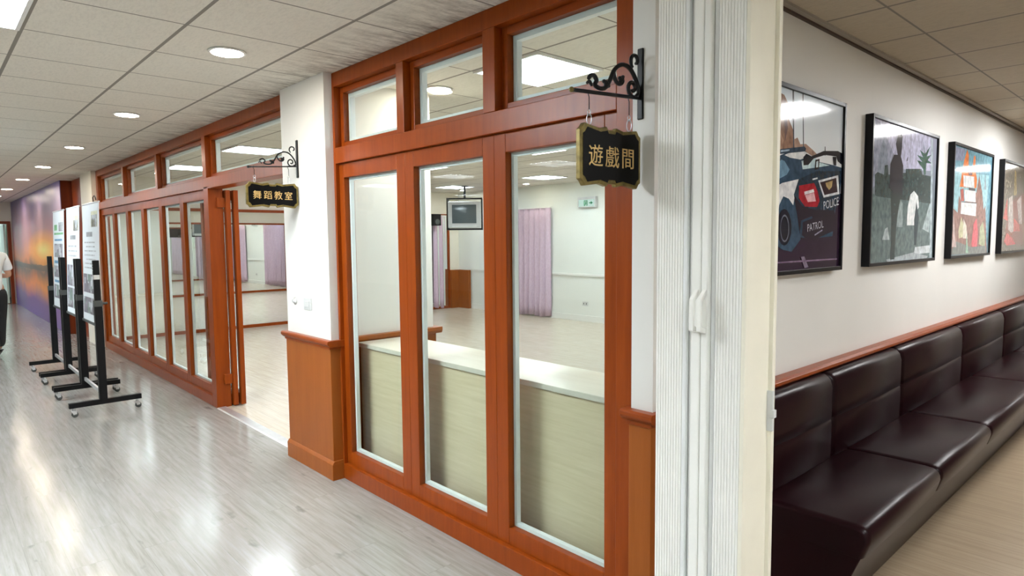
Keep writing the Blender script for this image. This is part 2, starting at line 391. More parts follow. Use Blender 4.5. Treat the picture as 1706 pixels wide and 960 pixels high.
POSTER_CASTLE = [
  ((0.26,0.28,0.36),[(0.012,0.972),(0.228,0.968),(0.304,0.794),(0.226,0.649),(0.012,0.499)]),
  ((0.4,0.4,0.52),[(0.012,0.974),(0.878,0.982),(0.903,0.713),(0.403,0.679),(0.319,0.758),(0.109,0.961)]),
  ((0.2,0.23,0.28),[(0.087,0.588),(0.101,0.733),(0.151,0.854),(0.202,0.818),(0.227,0.711),(0.234,0.601)]),
  ((0.05,0.07,0.07),[(0.062,0.61),(0.096,0.631),(0.179,0.62),(0.187,0.682),(0.228,0.693),(0.24,0.626),(0.486,0.661),(0.484,0.689),(0.729,0.713),(0.748,0.671),(0.913,0.671),(0.928,0.371),(0.081,0.324)]),
  ((0.1,0.14,0.14),[(0.012,0.498),(0.095,0.469),(0.894,0.456),(0.915,0.227),(0.012,0.227)]),
  ((0.11,0.15,0.15),[(0.012,0.321),(0.921,0.342),(0.928,0.018),(0.012,0.026)]),
  ((0.62,0.72,0.76),[(0.53,0.28),(0.534,0.413),(0.569,0.508),(0.624,0.539),(0.695,0.502),(0.715,0.42),(0.681,0.392),(0.675,0.282)]),
  ((0.22,0.27,0.27),[(0.381,0.266),(0.393,0.395),(0.425,0.461),(0.454,0.436),(0.467,0.266)]),
  ((0.3,0.35,0.36),[(0.185,0.177),(0.217,0.252),(0.253,0.265),(0.284,0.176)]),
  ((0.28,0.34,0.35),[(0.784,0.255),(0.894,0.456),(0.927,0.457),(0.899,0.227)]),
  ((0.42,0.46,0.48),[(0.674,0.116),(0.924,0.125),(0.946,0.066),(0.649,0.059)]),
  ((0.3,0.34,0.36),[(0.244,0.038),(0.648,0.076),(0.899,0.039),(0.87,0.018),(0.27,0.019)]),
  ((0.05,0.05,0.06),[(0.357,0.775),(0.325,0.847),(0.358,0.927),(0.389,0.938),(0.418,0.911),(0.414,0.821),(0.402,0.768)]),
  ((0.04,0.04,0.05),[(0.259,0.54),(0.26,0.702),(0.305,0.769),(0.396,0.78),(0.442,0.708),(0.445,0.488),(0.352,0.483)]),
  ((0.04,0.055,0.055),[(0.302,0.035),(0.299,0.328),(0.274,0.504),(0.429,0.513),(0.377,0.33),(0.359,0.036)]),
  ((0.04,0.06,0.07),[(0.658,0.131),(0.642,0.322),(0.669,0.46),(0.716,0.338),(0.707,0.254),(0.688,0.13)]),
  ((0.06,0.11,0.09),[(0.76,0.713),(0.649,0.77),(0.74,0.766),(0.646,0.81),(0.752,0.802),(0.687,0.853),(0.771,0.832),(0.737,0.937),(0.783,0.833),(0.869,0.906),(0.813,0.816),(0.891,0.839),(0.831,0.79),(0.914,0.771),(0.808,0.766),(0.804,0.676),(0.779,0.673)]),
  ((0.1,0.1,0.12),[(0.492,0.765),(0.513,0.784),(0.507,0.751),(0.488,0.744)]),
  ((0.35,0.42,0.45),[(0.88,0.964),(0.902,0.967),(0.974,0.022),(0.928,0.018),(0.907,0.456)]),
]
POSTER_TOWER = [
  ((0.13,0.27,0.33),[(0.012,0.97),(0.976,0.982),(0.945,0.018),(0.012,0.041)]),
  ((0.25,0.42,0.46),[(0.012,0.714),(0.177,0.755),(0.918,0.793),(0.853,0.365),(0.012,0.348)]),
  ((0.2,0.22,0.3),[(0.012,0.964),(0.27,0.966),(0.232,0.861),(0.012,0.844)]),
  ((0.22,0.12,0.1),[(0.063,0.037),(0.018,0.447),(0.151,0.401),(0.167,0.553),(0.242,0.481),(0.585,0.603),(0.64,0.769),(0.739,0.612),(0.801,0.448),(0.844,0.492),(0.881,0.309),(0.941,0.022)]),
  ((0.55,0.16,0.05),[(0.175,0.629),(0.248,0.862),(0.314,0.974),(0.355,0.925),(0.359,0.836),(0.455,0.806),(0.486,0.94),(0.524,0.931),(0.528,0.813),(0.588,0.724),(0.58,0.643)]),
  ((0.14,0.05,0.04),[(0.366,0.746),(0.374,0.824),(0.454,0.819),(0.462,0.754)]),
  ((0.62,0.65,0.66),[(0.246,0.736),(0.511,0.745),(0.524,0.639),(0.265,0.638)]),
  ((0.66,0.68,0.68),[(0.288,0.611),(0.565,0.613),(0.578,0.511),(0.307,0.509)]),
  ((0.6,0.62,0.63),[(0.223,0.499),(0.598,0.502),(0.594,0.38),(0.219,0.393)]),
  ((0.08,0.07,0.08),[(0.226,0.503),(0.597,0.507),(0.598,0.5),(0.227,0.495)]),
  ((0.08,0.07,0.08),[(0.383,0.638),(0.551,0.636),(0.553,0.615),(0.386,0.612)]),
  ((0.35,0.1,0.08),[(0.194,0.605),(0.26,0.622),(0.29,0.508),(0.213,0.505)]),
  ((0.42,0.4,0.25),[(0.187,0.237),(0.239,0.366),(0.297,0.302),(0.294,0.185),(0.204,0.173)]),
  ((0.55,0.5,0.42),[(0.295,0.173),(0.291,0.354),(0.368,0.29),(0.411,0.171)]),
  ((0.5,0.08,0.1),[(0.515,0.117),(0.547,0.305),(0.616,0.361),(0.672,0.224),(0.659,0.086),(0.546,0.075)]),
  ((0.3,0.32,0.2),[(0.706,0.113),(0.723,0.28),(0.796,0.336),(0.88,0.167),(0.87,0.082)]),
  ((0.16,0.17,0.16),[(0.012,0.04),(0.147,0.149),(0.5,0.09),(0.889,0.095),(0.924,0.018)]),
  ((0.25,0.4,0.3),[(0.38,0.04),(0.383,0.224),(0.441,0.038)]),
  ((0.2,0.22,0.24),[(0.795,0.643),(0.794,0.796),(0.839,0.646)]),
  ((0.4,0.3,0.28),[(0.012,0.102),(0.064,0.175),(0.05,0.448),(0.109,0.199),(0.153,0.098)]),
]
POSTER_RED = [
  ((0.15,0.13,0.1),[(0.012,0.959),(0.988,0.969),(0.988,0.018),(0.012,0.026)]),
  ((0.24,0.07,0.05),[(0.136,0.099),(0.195,0.348),(0.362,0.574),(0.891,0.735),(0.988,0.552),(0.988,0.074)]),
  ((0.45,0.4,0.37),[(0.26,0.255),(0.23,0.599),(0.352,0.637),(0.459,0.239),(0.367,0.223)]),
  ((0.5,0.42,0.4),[(0.646,0.323),(0.52,0.582),(0.673,0.655),(0.759,0.324)]),
  ((0.5,0.12,0.1),[(0.443,0.239),(0.445,0.385),(0.646,0.323),(0.688,0.24)]),
  ((0.3,0.24,0.12),[(0.393,0.639),(0.388,0.925),(0.445,0.898),(0.509,0.646)]),
  ((0.45,0.08,0.08),[(0.131,0.13),(0.215,0.223),(0.429,0.159),(0.547,0.092),(0.237,0.082)]),
  ((0.4,0.09,0.08),[(0.069,0.377),(0.123,0.501),(0.181,0.597),(0.22,0.349)]),
]

# ================================================================== STRUCTURE
# floors: corridor + hall, the two rooms, the lounge with the bench
struct(B(-24.5, 4.5, -8.2, Y0 + .02, -.12, 0).build('floor', M['floor_cor']), 'grey wood-look vinyl floor of the corridor', 'floor')
f_ = struct(B(-11.9, -1.40, Y0 + .02, 9.3, -.12, 0).build('floor', M['floor_room']), 'pale wood floor of the dance and game rooms', 'floor')
struct(B(-1.40, 4.5, Y0 + .02, 14.0, -.12, 0).build('floor', M['floor_bench']), 'beige wood floor beside the bench', 'floor')
struct(B(-24.5, 4.5, -8.2, Y0 + .05, CZ, CZ + .12).build('ceiling', M['ceil_cor']), 'off-white tiled ceiling of the corridor', 'ceiling')
struct(B(-11.9, -1.40, Y0 + .05, 9.3, CZ, CZ + .12).build('ceiling', M['ceil_room']), 'white tiled ceiling above the two rooms', 'ceiling')
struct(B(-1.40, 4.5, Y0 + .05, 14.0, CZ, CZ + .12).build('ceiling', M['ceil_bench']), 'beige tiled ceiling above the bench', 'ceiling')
# room walls
struct(B(-11.90, -11.70, Y0 + .16, 9.09, 0, CZ).build('wall_left', M['wallcream']), 'cream end wall of the dance room behind the mirrors', 'wall')
struct(B(-11.9, -1.40, 9.09, 9.3, 0, CZ).build('wall_back', plain('cool white painted wall', (.79, .81, .77), .55, var=.02, scale=2, spec=.3)), 'cream back wall with lilac curtains', 'wall')
struct(B(-1.54, -1.378, 2.095, 14.0, 0, CZ).build('wall_right', M['wall']), 'white wall behind the framed pictures and the bench', 'wall')
# divider between the rooms
dv = struct(B(-4.16, -3.90, 1.99, 2.78, 0, CZ).build('wall_divider', M['wall']), 'short white dividing wall seen through the game room glass', 'wall')
mb = MB().box(-4.18, -3.885, 1.99, 2.795, 0, .86)
mb.prism([(-4.205, .86), (-3.86, .86), (-3.85, .88), (-3.85, .905), (-4.215, .905), (-4.215, .88)], 'y', 1.99, 2.83)
mb.build('wainscot', M['wainscot'], dv, .003)
struct(B(-3.70, -3.52, 5.0, 8.50, 0, CZ).build('wall_mirror_side', M['wallcream']), 'cream wall carrying a second mirror, seen only in reflection', 'wall')
# pilaster between the two partitions
def wainscot(parent, x0, x1, yf, yb, name='wainscot'):
    m = MB().box(x0, x1, yf, yb, .115, .862)
    m.box(x0 - .012, x1 + .012, yf - .014, yb, 0, .105)
    m.prism([(yf - .014, .105), (yf, .125), (yb, .125), (yb, .105)], 'x', x0 - .012, x1 + .012)
    o = m.build(name, M['wainscot'], parent, .0025)
    c = MB()
    c.box(x0 - .006, x1 + .006, yf - .008, yb, .855, .87)
    c.prism([(yf - .010, .870), (yf - .026, .885), (yf - .030, .893), (yf - .030, .905), (yf - .022, .912), (yb, .912), (yb, .870)], 'x', x0 - .022, x1 + .022)
    c.build('cap_rail', M['wood_h'], parent, .002)
p1 = struct(B(-4.44, -3.79, 1.905, 2.02, 0, CZ).build('wall_pilaster', M['wall']), 'white pilaster with brown wainscot between the door opening and the game room glazing', 'wall')
wainscot(p1, -4.455, -3.785, 1.895, 2.015)
p2 = struct(B(-1.456, -1.360, 1.938, 2.06, 0, CZ).build('wall_pilaster', M['wall']), 'narrow white wall strip with brown wainscot beside the folding door', 'wall')
wainscot(p2, -1.458, -1.357, 1.926, 2.06)
p3 = struct(B(-11.95, -11.105, 1.90, 2.12, 0, CZ).build('wall_pilaster', M['wallcream']), 'cream pilaster at the far end of the partition behind the banners', 'wall')
p4 = struct(B(-13.2, -11.95, 1.96, 2.12, 0, CZ).build('wall_corridor', M['darkwood']), 'red brown boarded wall strip beside the sunset mural', 'wall')
mural_wall = struct(B(-20.9, -13.10, 1.80, 2.3, 0, CZ).build('wall_mural', M['darkwood']), 'wall block that carries the sunset mural', 'wall')
# corridor end wall with a door opening
mb = MB().box(-21.0, -20.85, -8.2, .62, 0, CZ).box(-21.0, -20.85, 1.70, 2.3, 0, CZ).box(-21.0, -20.85, .62, 1.70, 2.05, CZ)
struct(mb.build('wall_corridor_end', M['wallcream']), 'cream wall at the far end of the corridor', 'wall')
mb = MB().ringx(.56, 1.755, 0, 2.11, (.07, .07, 0.0001, .07), -21.02, -20.80)
dr = struct(mb.build('door_2', M['darkwood']), 'dark brown door frame at the far end of the corridor', 'door')
mb = MB().box(-21.82, -21.02, 1.62, 1.66, .01, 2.03)
dl = mb.build('door_leaf', plain('pale green door paint', (.62, .74, .66), .4, var=.02), dr, .003)
MB().tube([(-21.7, 1.615, 1.0), (-21.7, 1.56, 1.0), (-21.6, 1.56, 1.0)], .011).build('door_handle', M['steel'], dl)
green = plain('pale green wall paint', (.66, .78, .70), .5, var=.02)
struct(B(-24.5, -24.35, -.5, 2.3, 0, CZ).build('wall_far', green), 'pale green wall beyond the corridor door', 'wall')
struct(B(-24.35, -21.0, 1.72, 1.85, 0, CZ).build('wall_far_side', green), 'pale green side wall beyond the corridor door', 'wall')
struct(B(-24.35, -21.0, 1.69, 1.72, 0, .12).build('baseboard_far', plain('grey skirting', (.25, .30, .27), .5)), 'grey skirting beyond the corridor door', 'baseboard')
# hall behind the camera (seen in reflections)
struct(B(-21.0, 4.5, -8.2, -8.0, 0, CZ).build('wall_hall', M['wall']), 'white far wall of the hall', 'wall')
struct(B(4.3, 4.5, -8.2, 14.0, 0, CZ).build('wall_hall_side', M['wall']), 'white side wall of the hall', 'wall')
struct(B(-1.54, 4.5, 13.8, 14.0, 0, CZ).build('wall_lounge_end', M['wall']), 'white end wall of the lounge', 'wall')
# trims of the back wall
struct(B(-11.24, -3.7, 9.06, 9.09, .845, .885).build('trim_1', M['skirting']), 'white chair rail along the back wall', 'trim')
struct(B(-11.24, -3.7, 9.065, 9.09, 0, .11).build('baseboard_back', M['skirting']), 'white skirting along the back wall', 'baseboard')
# crown line and rail of the picture wall
struct(B(-1.378, -1.362, 1.95, 13.8, 2.568, CZ).build('trim_2', plain('dark brown edge strip', (.06, .035, .022), .5)), 'thin dark strip where the picture wall meets the ceiling', 'trim')
struct(B(-1.362, -1.335, 1.95, 13.8, 2.578, CZ).build('trim_3', plain('grey ceiling angle', (.36, .33, .28), .5)), 'grey ceiling edge angle above the pictures', 'trim')
struct(MB().prism([(-1.378, .858), (-1.325, .858), (-1.316, .868), (-1.316, .882), (-1.330, .892), (-1.378, .892)], 'y', 2.0, 13.8).build('trim_4', M['wood_h'], None, .002),
       'orange brown wooden rail above the bench', 'trim')
# threshold of the open doorway
struct(MB().prism([(1.955, 0), (1.965, .008), (2.035, .008), (2.045, 0)], 'x', -6.205, -4.455).build('trim_5', M['alu']), 'silver threshold strip in the open doorway', 'trim')
# low brown boxing in the far corner of the rooms
mb = MB().box(-11.70, -11.60, 8.80, 9.09, 0, .86).box(-11.60, -11.24, 8.99, 9.06, 0, .86)
wc = mb.build('wainscot_corner', M['wainscot'], None, .003); wc.name = 'trim_6'; struct(wc, 'low brown wood boxing in the far corner under the television', 'trim')

# ------------------------------------------------------------------ glazed partitions
YF, YB_ = Y0, 2.09
def transom(parent, x0, x1, z0=2.128, z1=2.503):
    y0, y1 = Y0 + .045, Y0 + .095
    o = MB().ring(x0, x1, z0, z1, .036, y0, y1).build('sash', M['wood_h'], parent, .0025)
    MB().ring(x0 + .036, x1 - .036, z0 + .036, z1 - .036, .024, y1 - .012, y1 + .02).build('glazing_bead', M['bead'], o)
    B(x0 + .036, x1 - .036, y1 - .022, y1 - .016, z0 + .036, z1 - .036).build('pane', M['glass'], o)
def leaf(parent, x0, x1, z0, z1, y0, sl, sr, sb, st, name='door_leaf', bead=.017):
    y1 = y0 + .042
    o = MB().ring(x0, x1, z0, z1, (sl, sr, sb, st), y0, y1).build(name, M['wood'], parent, .003)
    MB().ring(x0 + sl, x1 - sr, z0 + sb, z1 - st, bead, y1 - .006, y1 + .018).build('glazing_bead', M['bead'], o)
    B(x0 + sl, x1 - sr, y1 - .016, y1 - .010, z0 + sb, z1 - st).build('pane', M['glass'], o)
    return o
# -- game room glazing
XL, XR = -3.86, -1.456
mb = MB().box(XL, -3.768, YF, YB_, 0, CZ).box(-1.548, XR, YF, YB_, 0, CZ)
mb.box(-3.768, -1.548, YF, YB_, 2.503, CZ).box(-3.768, -1.548, YF, YB_, 2.03, 2.128).box(-3.768, -1.548, YF, YB_, 0, .10)
mb.box(-3.056, -2.985, YF, YB_, 2.128, 2.503).box(-2.325, -2.24, YF, YB_, 2.128, 2.503)
w1 = struct(mb.build('window_1', M['wood'], None, .003), 'orange brown timber glazing of the game room with three tall panes and three transoms', 'window')
for a, b in ((-3.768, -3.056), (-2.985, -2.325), (-2.24, -1.548)): transom(w1, a, b)
for a, b, l, r in ((-3.768, -3.022, .058, .086), (-3.022, -2.279, .082, .083), (-2.279, -1.548, .079, .077)):
    leaf(w1, a, b, .10, 2.03, 1.985, l, r, .083, .089, 'fixed_panel')
# -- dance room partition: folding door of six leaves, doorway, four transoms
mb = MB().box(-11.105, -10.99, YF, YB_, 0, CZ).box(-6.335, -6.205, YF, YB_, 0, 2.05).box(-10.99, -4.44, YF, YB_, 2.503, CZ)
mb.box(-10.99, -4.44, YF, YB_, 2.03, 2.128).box(-10.99, -6.335, YF, YB_, 0, .10)
for a, b in ((-9.50, -9.42), (-7.93, -7.85), (-6.335, -6.235)): mb.box(a, b, YF, YB_, 2.128, 2.503)
w2 = struct(mb.build('window_2', M['wood'], None, .003), 'orange brown timber partition of the dance room with transoms above a folding door', 'window')
for a, b in ((-10.99, -9.50), (-9.42, -7.93), (-7.85, -6.335), (-6.235, -4.44)): transom(w2, a, b)
d1 = empty('door_1', (-6.4, 2.0, 0), 'row of six closed orange brown glazed door leaves of the dance room', 'door', kind='structure')
for k in range(6):
    xr = -6.336 - .7755 * k
    leaf(d1, xr - .774, xr, .10, 2.03, 1.985, .062, .062, .083, .089)
# opened leaves slid behind the fixed ones
d3 = empty('door_3', (-6.5, 2.1, 0), 'opened glazed door leaf stacked behind the doorway post', 'door', kind='structure')
leaf(d3, -6.90, -6.165, .012, 2.02, 2.10, .062, .062, .1, .089)
leaf(d3, -6.88, -6.15, .012, 2.02, 2.165, .062, .062, .1, .089)
mb = MB()
for z in (.22, 1.86): mb.box(-6.206, -6.185, 2.03, 2.115, z, z + .09)
mb.build('hinge', M['wood'], d3, .002)

# ------------------------------------------------------------------ folding pvc door at the corner
YA = 1.82
fd = empty('folding_door', (-1.1, 1.87, 0), 'folded ivory accordion door stacked at the wall corner, full height with two small handles', 'folding door')
def pleats(x0, x1, n, name, mat):
    m = MB(); prof = []; w = (x1 - x0) / n
    for i in range(n):
        a = x0 + i * w
        prof += [(a, YA + .0045), (a + w * .14, YA + .001), (a + w * .72, YA + .001), (a + w * .86, YA + .0045)]
    prof += [(x1, YA + .012), (x1, YA + .09), (x0, YA + .09)]
    m.prism(prof, 'z', .01, 2.56)
    return m.build(name, mat, fd)
pleats(-1.266, -1.163, 10, 'pleated_curtain', M['pvc'])
B(-1.161, -1.148, YA - .004, YA + .09, .01, 2.56).build('edge_strip', M['pvcgrey'], fd, .003)
B(-1.146, -1.128, YA + .012, YA + .09, .01, 2.56).build('edge_strip', M['pvcgrey'], fd, .002)
B(-1.126, -1.093, YA - .012, YA + .09, .01, 2.56).build('lead_post', M['pvc'], fd, .004)
B(-1.0905, -1.067, YA - .012, YA + .09, .01, 2.56).build('lead_post', M['pvc'], fd, .004)
B(-1.065, -1.050, YA + .006, YA + .09, .01, 2.56).build('edge_strip', M['pvcgrey'], fd, .002)
pleats(-1.048, -.958, 9, 'pleated_curtain', M['pvc'])
def handle(x):
    prof = [(YA - .012, 1.385), (YA - .045, 1.355), (YA - .045, 1.255), (YA - .012, 1.245), (YA - .012, 1.262), (YA - .032, 1.270), (YA - .032, 1.348), (YA - .012, 1.366)]
    MB().prism(prof, 'x', x, x + .015).build('handle', M['pvc'], fd, .002)
handle(-1.113); handle(-1.086)
mb = MB().box(-.958, -.944, YA - .003, YA + .168, 0, 2.585)
mb.box(-.958, -.930, YA + .150, YA + .170, 0, 2.585)
jb = mb.build('door_jamb', M['beige'], fd, .002)
mb = MB().box(-.944, -.925, YA + .144, YA + .156, .93, 1.06).box(-.932, -.918, YA + .140, YA + .158, .975, 1.0)
mb.build('latch', M['plate'], jb, .001)
B(-1.355, -.944, YA + .02, YA + .075, 2.56, 2.59).build('head_track', M['pvc'], fd)

# ------------------------------------------------------------------ mirrors
def joint_lines(x, ys, z0, z1, parent, s=1):
    for y in ys: B(x, x + .002 * s, y - .0015, y + .0015, z0, z1).build('panel_joint', M['steel'], parent)
mr = empty('wall_mirror', (-11.68, 5.5, 0), 'long wall mirror with brown frame on the end wall of the dance room', 'mirror')
MB().ringx(2.16, 8.80, .0, 2.11, (.05, .055, .055, .05), -11.70, -11.655).build('frame', M['wood_h'], mr, .002)
B(-11.69, -11.672, 2.2, 8.76, .05, 2.07).build('mirror_glass', M['mirror'], mr)
mr2 = empty('wall_mirror', (-3.72, 6.7, 0), 'second brown framed mirror seen reflected in the dance room mirror', 'mirror')
MB().ringx(5.05, 8.45, .0, 2.09, (.05, .05, .06, .05), -3.745, -3.70).build('frame', M['wood_h'], mr2, .002)
B(-3.73, -3.71, 5.09, 8.41, .05, 2.05).build('mirror_glass', M['mirror'], mr2)

# ------------------------------------------------------------------ service counter
ct = empty('counter', (-2.7, 2.3, 0), 'long pale oak counter standing right behind the game room glass', 'counter')
B(-3.83, -1.56, 2.135, 2.50, 0, .842).build('body', M['oak'], ct, .002)
B(-3.845, -1.545, 2.12, 2.515, .842, .87).build('worktop', wood('pale worktop laminate', (.58, .53, .44), (.68, .63, .54), .3, (.9, 10, 14)), ct, .003)

# ================================================================== LIGHTS OF THE PLACE AND ADDED FILL PANELS
def panel_light(x0, y0, w, d, mat, label, group=None, louver=False):
    o = empty('ceiling_light', (x0 + w / 2, y0 + d / 2, CZ), label, 'ceiling light', group)
    fr = MB()
    for a in ((x0, x0 + .018, y0, y0 + d), (x0 + w - .018, x0 + w, y0, y0 + d), (x0 + .018, x0 + w - .018, y0, y0 + .018), (x0 + .018, x0 + w - .018, y0 + d - .018, y0 + d)):
        fr.box(a[0], a[1], a[2], a[3], CZ - .014, CZ + .001)
    fr.build('frame', M['whitemetal'], o)
    B(x0 + .018, x0 + w - .018, y0 + .018, y0 + d - .018, CZ - .006, CZ + .001).build('diffuser', mat, o)
    if louver:
        lv = MB()
        for k in range(1, 6):
            t_ = x0 + w * k / 6; lv.box(t_ - .004, t_ + .004, y0 + .018, y0 + d - .018, CZ - .03, CZ - .007)
            t_ = y0 + d * k / 6; lv.box(x0 + .018, x0 + w - .018, t_ - .004, t_ + .004, CZ - .03, CZ - .007)
        lv.build('louver', M['whitemetal'], o)
    return o
panel_light(-3.975, -.15, 1.15, .57, M['hall_light'], 'bright square ceiling light panel above the corridor, nearest the camera')
for x in (-8.6, -13.2, -18.0):
    panel_light(x, -.15, .57, .57, M['hall_light'], 'ceiling light panel farther along the corridor, beyond the left edge of the photo', 'ceiling panels farther along the corridor')
G = 'square light panels in the ceilings of the two rooms'
for x, y, lab in ((-3.175, 2.6, 'square ceiling light seen through the right-hand transom of the game room'),
               (-7.755, 2.6, 'square ceiling light seen through the transom over the open doorway'),
               (-10.07, 2.6, 'square ceiling light seen through the third transom of the dance room partition'),
               (-8.05, 7.60, 'ceiling light panel in front of the curtain and exit sign'),
               (-10.60, 7.65, 'ceiling light panel in the far corner above the television'),
               (-5.45, 2.6, 'ceiling light panel hidden above the pilaster'),
               (-3.175, 5.3, 'ceiling light panel in the middle of the game room ceiling'),
               (-5.75, 5.1, 'ceiling light panel in the middle of the rooms'),
               (-8.05, 5.1, 'ceiling light panel in the middle of the dance room ceiling'),
               (-10.35, 5.1, 'ceiling light panel near the mirror wall'),
               (-5.75, 7.60, 'ceiling light panel near the back wall beside the second mirror')):
    panel_light(x, y, .57, .57, M['panel_light'], lab, G)
G = 'louvred light panels of the hall, seen as reflections'
for i, (x, y) in enumerate([(-1.9, -2.8), (-4.2, -2.8), (-6.5, -2.8), (-8.8, -2.8), (-11.1, -2.8), (-13.4, -2.8), (-17.0, -2.8), (-4.2, -5.8), (-8.0, -5.8), (-12.2, -5.8), (.9, -.9), (2.4, -4.0), (.5, .3), (2.4, -.9)]):  # last two are added fill panels that brighten the folding door
    panel_light(x, y, .57, .57, M['hall_light'], 'louvred light panel in the hall ceiling behind the viewer, in a set with two added fill panels', G, True)
G = 'light panels in the lounge ceiling, out of frame'
for x, y in ((-.49, 5.06), (-.49, 6.80), (-.49, 12.0), (.67, 2.15)):  # last one is an added fill for the near end of the lounge
    panel_light(x - (.30 if y == 6.80 else 0), y, .57, .57, M['bench_light'], 'light panel in the lounge ceiling to the right of the view, in a set with one added fill panel', G)
panel_light(-23.2, .6, .57, .57, M['panel_light'], 'ceiling light panel beyond the door at the corridor end')
def downlight(x, y, label, group, r=.088):
    o = empty('downlight', (x, y, CZ), label, 'downlight', group)
    MB().lathe((x, y, CZ), [(r + .004, 0), (r + .012, -.004), (r + .008, -.009), (r - .004, -.010)], n=32).build('trim_ring', M['whitemetal'], o)
    MB().lathe((x, y, CZ), [(r - .005, -.004), (r - .006, -.0115), (.001, -.012)], n=32).build('lamp', M['down_light'], o)
names = ['nearest round downlight in the corridor ceiling', 'second nearest round downlight in the corridor ceiling', 'third round downlight along the corridor ceiling',
         'fourth round downlight along the corridor ceiling', 'fifth round downlight along the corridor ceiling, above the mural', 'farthest round downlight at the left edge of the photo', 'round downlight beyond the left edge of the photo']
for x, lab in zip((-3.724, -6.044, -8.45, -10.843, -13.17, -15.7, -18.1), names): downlight(x, 1.31, lab, 'row of round downlights in the corridor ceiling')
downlight(-3.69, 2.715, 'round downlight seen through the middle transom of the game room', None)
for x, y in ((-10.9, 8.6), (-8.9, 8.55), (-6.9, 8.55)): downlight(x, y, 'small round downlight close to the back wall of the rooms', 'small downlights along the back wall', .06)

# ================================================================== OBJECTS
# ------------------------------------------------------------------ upholstered bench
bn = empty('upholstered_bench', (-1.1, 5.0, 0), 'long dark brown leather bench with padded backs along the picture wall', 'bench')
def seat(y0, y1):
    prof = [(-1.30, .30), (-1.30, .425), (-1.20, .432), (-.90, .432), (-.865, .428), (-.846, .416), (-.838, .400), (-.836, .380), (-.842, .355), (-.860, .30)]
    m = MB(); n = len(prof)
    ys = [y0 + .003, y0 + .012, y0 + .03, (y0 + y1) / 2, y1 - .03, y1 - .012, y1 - .003]
    sc = [-.014, -.005, 0, .004, 0, -.005, -.014]
    v = []
    for y, s_ in zip(ys, sc):
        for (x, z) in prof:
            v.append((x + (s_ if x > -1.0 else 0), y, z + (s_ if z > .36 else 0)))
    f = [tuple(range(n)), tuple(range((len(ys) - 1) * n, len(ys) * n))[::-1]]
    for i in range(len(ys) - 1):
        for k in range(n): f.append((i * n + k, i * n + (k + 1) % n, (i + 1) * n + (k + 1) % n, (i + 1) * n + k))
    m.add(v, f, True); m.sm[0] = m.sm[1] = False
    o = m.build('seat_cushion', M['leather'], bn, .004)
for a, b in ((2.60, 3.57), (3.57, 4.60), (4.60, 6.14), (6.14, 7.68), (7.68, 9.22), (9.22, 10.76)): seat(a, b)
m = MB().prism([(-1.372, .0), (-.985, .0), (-.868, .30), (-.858, .345), (-1.372, .345)], 'y', 2.605, 10.755)
m.build('base', M['leather'], bn, .004)
def back(y0, y1):
    prof = [(-1.372, .40), (-1.372, .845), (-1.345, .856), (-1.315, .856), (-1.290, .848), (-1.272, .828), (-1.262, .79), (-1.262, .68), (-1.2635, .632), (-1.268, .628), (-1.2635, .624), (-1.262, .60), (-1.262, .54), (-1.264, .44), (-1.27, .40)]
    m = MB(); n = len(prof); ys = [y0 + .004, y0 + .012, y0 + .035, (y0 + y1) / 2, y1 - .035, y1 - .012, y1 - .004]; sc = [-.030, -.014, -.002, .004, -.002, -.014, -.030]
    v = []
    for y, s_ in zip(ys, sc):
        for (x, z) in prof: v.append((x + (s_ if x > -1.30 else 0), y, z + (s_ * .4 if z > .8 else 0)))
    f = [tuple(range(n)), tuple(range((len(ys) - 1) * n, len(ys) * n))[::-1]]
    for i in range(len(ys) - 1):
        for k in range(n): f.append((i * n + k, i * n + (k + 1) % n, (i + 1) * n + (k + 1) % n, (i + 1) * n + k))
    m.add(v, f, True); m.build('back_cushion', M['leather'], bn)
for a, b in ((2.60, 3.37), (3.37, 4.42), (4.42, 5.82), (5.82, 7.24), (7.24, 8.66), (8.66, 10.08)): back(a, b)

# ------------------------------------------------------------------ framed posters (artwork painted as flat shapes on the print)
XP = -1.333
def poster(y0, y1, art, bg, label, letters=()):
    z0, z1 = 1.37, 2.235
    o = empty('framed_poster', (-1.378, (y0 + y1) / 2, z0), label, 'framed picture', 'framed posters on the white wall above the bench')
    MB().ringx(y0, y1, z0, z1, .020, -1.377, XP).build('frame', M['frameblack'], o, .0015)
    m = MB(); mats = [bg]; m.cur = 0
    a0, a1, b0, b1 = y0 + .018, y1 - .018, z0 + .018, z1 - .018
    m.box(-1.372, XP - .012, a0, a1, b0, b1)
    cache = {}; x = XP - .012
    for i, (c, pts) in enumerate(art):
        if c not in cache:
            cache[c] = len(mats); mats.append(plain('poster ink', tuple(min(.95, q * 1.35) for q in c), .09, var=.30, scale=26, spec=.35))
        m.cur = cache[c]; x += .00006
        m.add([(x, y0 + u * (y1 - y0), z0 + v * (z1 - z0)) for u, v in pts], [tuple(range(len(pts)))])
    for (s_, u, v, size, shear, c, rot) in letters:
        if c not in cache: cache[c] = len(mats); mats.append(plain('poster ink', c, .09))
        m.cur = cache[c]; vs, fs = text_mesh(s_, size, 0, .0)
        ca, sa = math.cos(rot), math.sin(rot)
        m.add([(x + .0005, y0 + u * (y1 - y0) + ca * p[0] - sa * p[1], z0 + v * (z1 - z0) + sa * p[0] + ca * p[1]) for p in vs], fs)
    me = m.build('print', mats, o)
    return o
def grad(name, stops, zlo=0, zhi=.865, axis=2):
    t = NT(name); v = t.xyz()[axis]
    f = t.math('DIVIDE', t.math('SUBTRACT', v, zlo), zhi - zlo)
    n = t.math('MULTIPLY_ADD', t.noise(5, 4), .2, t.math('SUBTRACT', f, .1))
    return t.set(t.ramp(n, stops), .09, spec=.35)
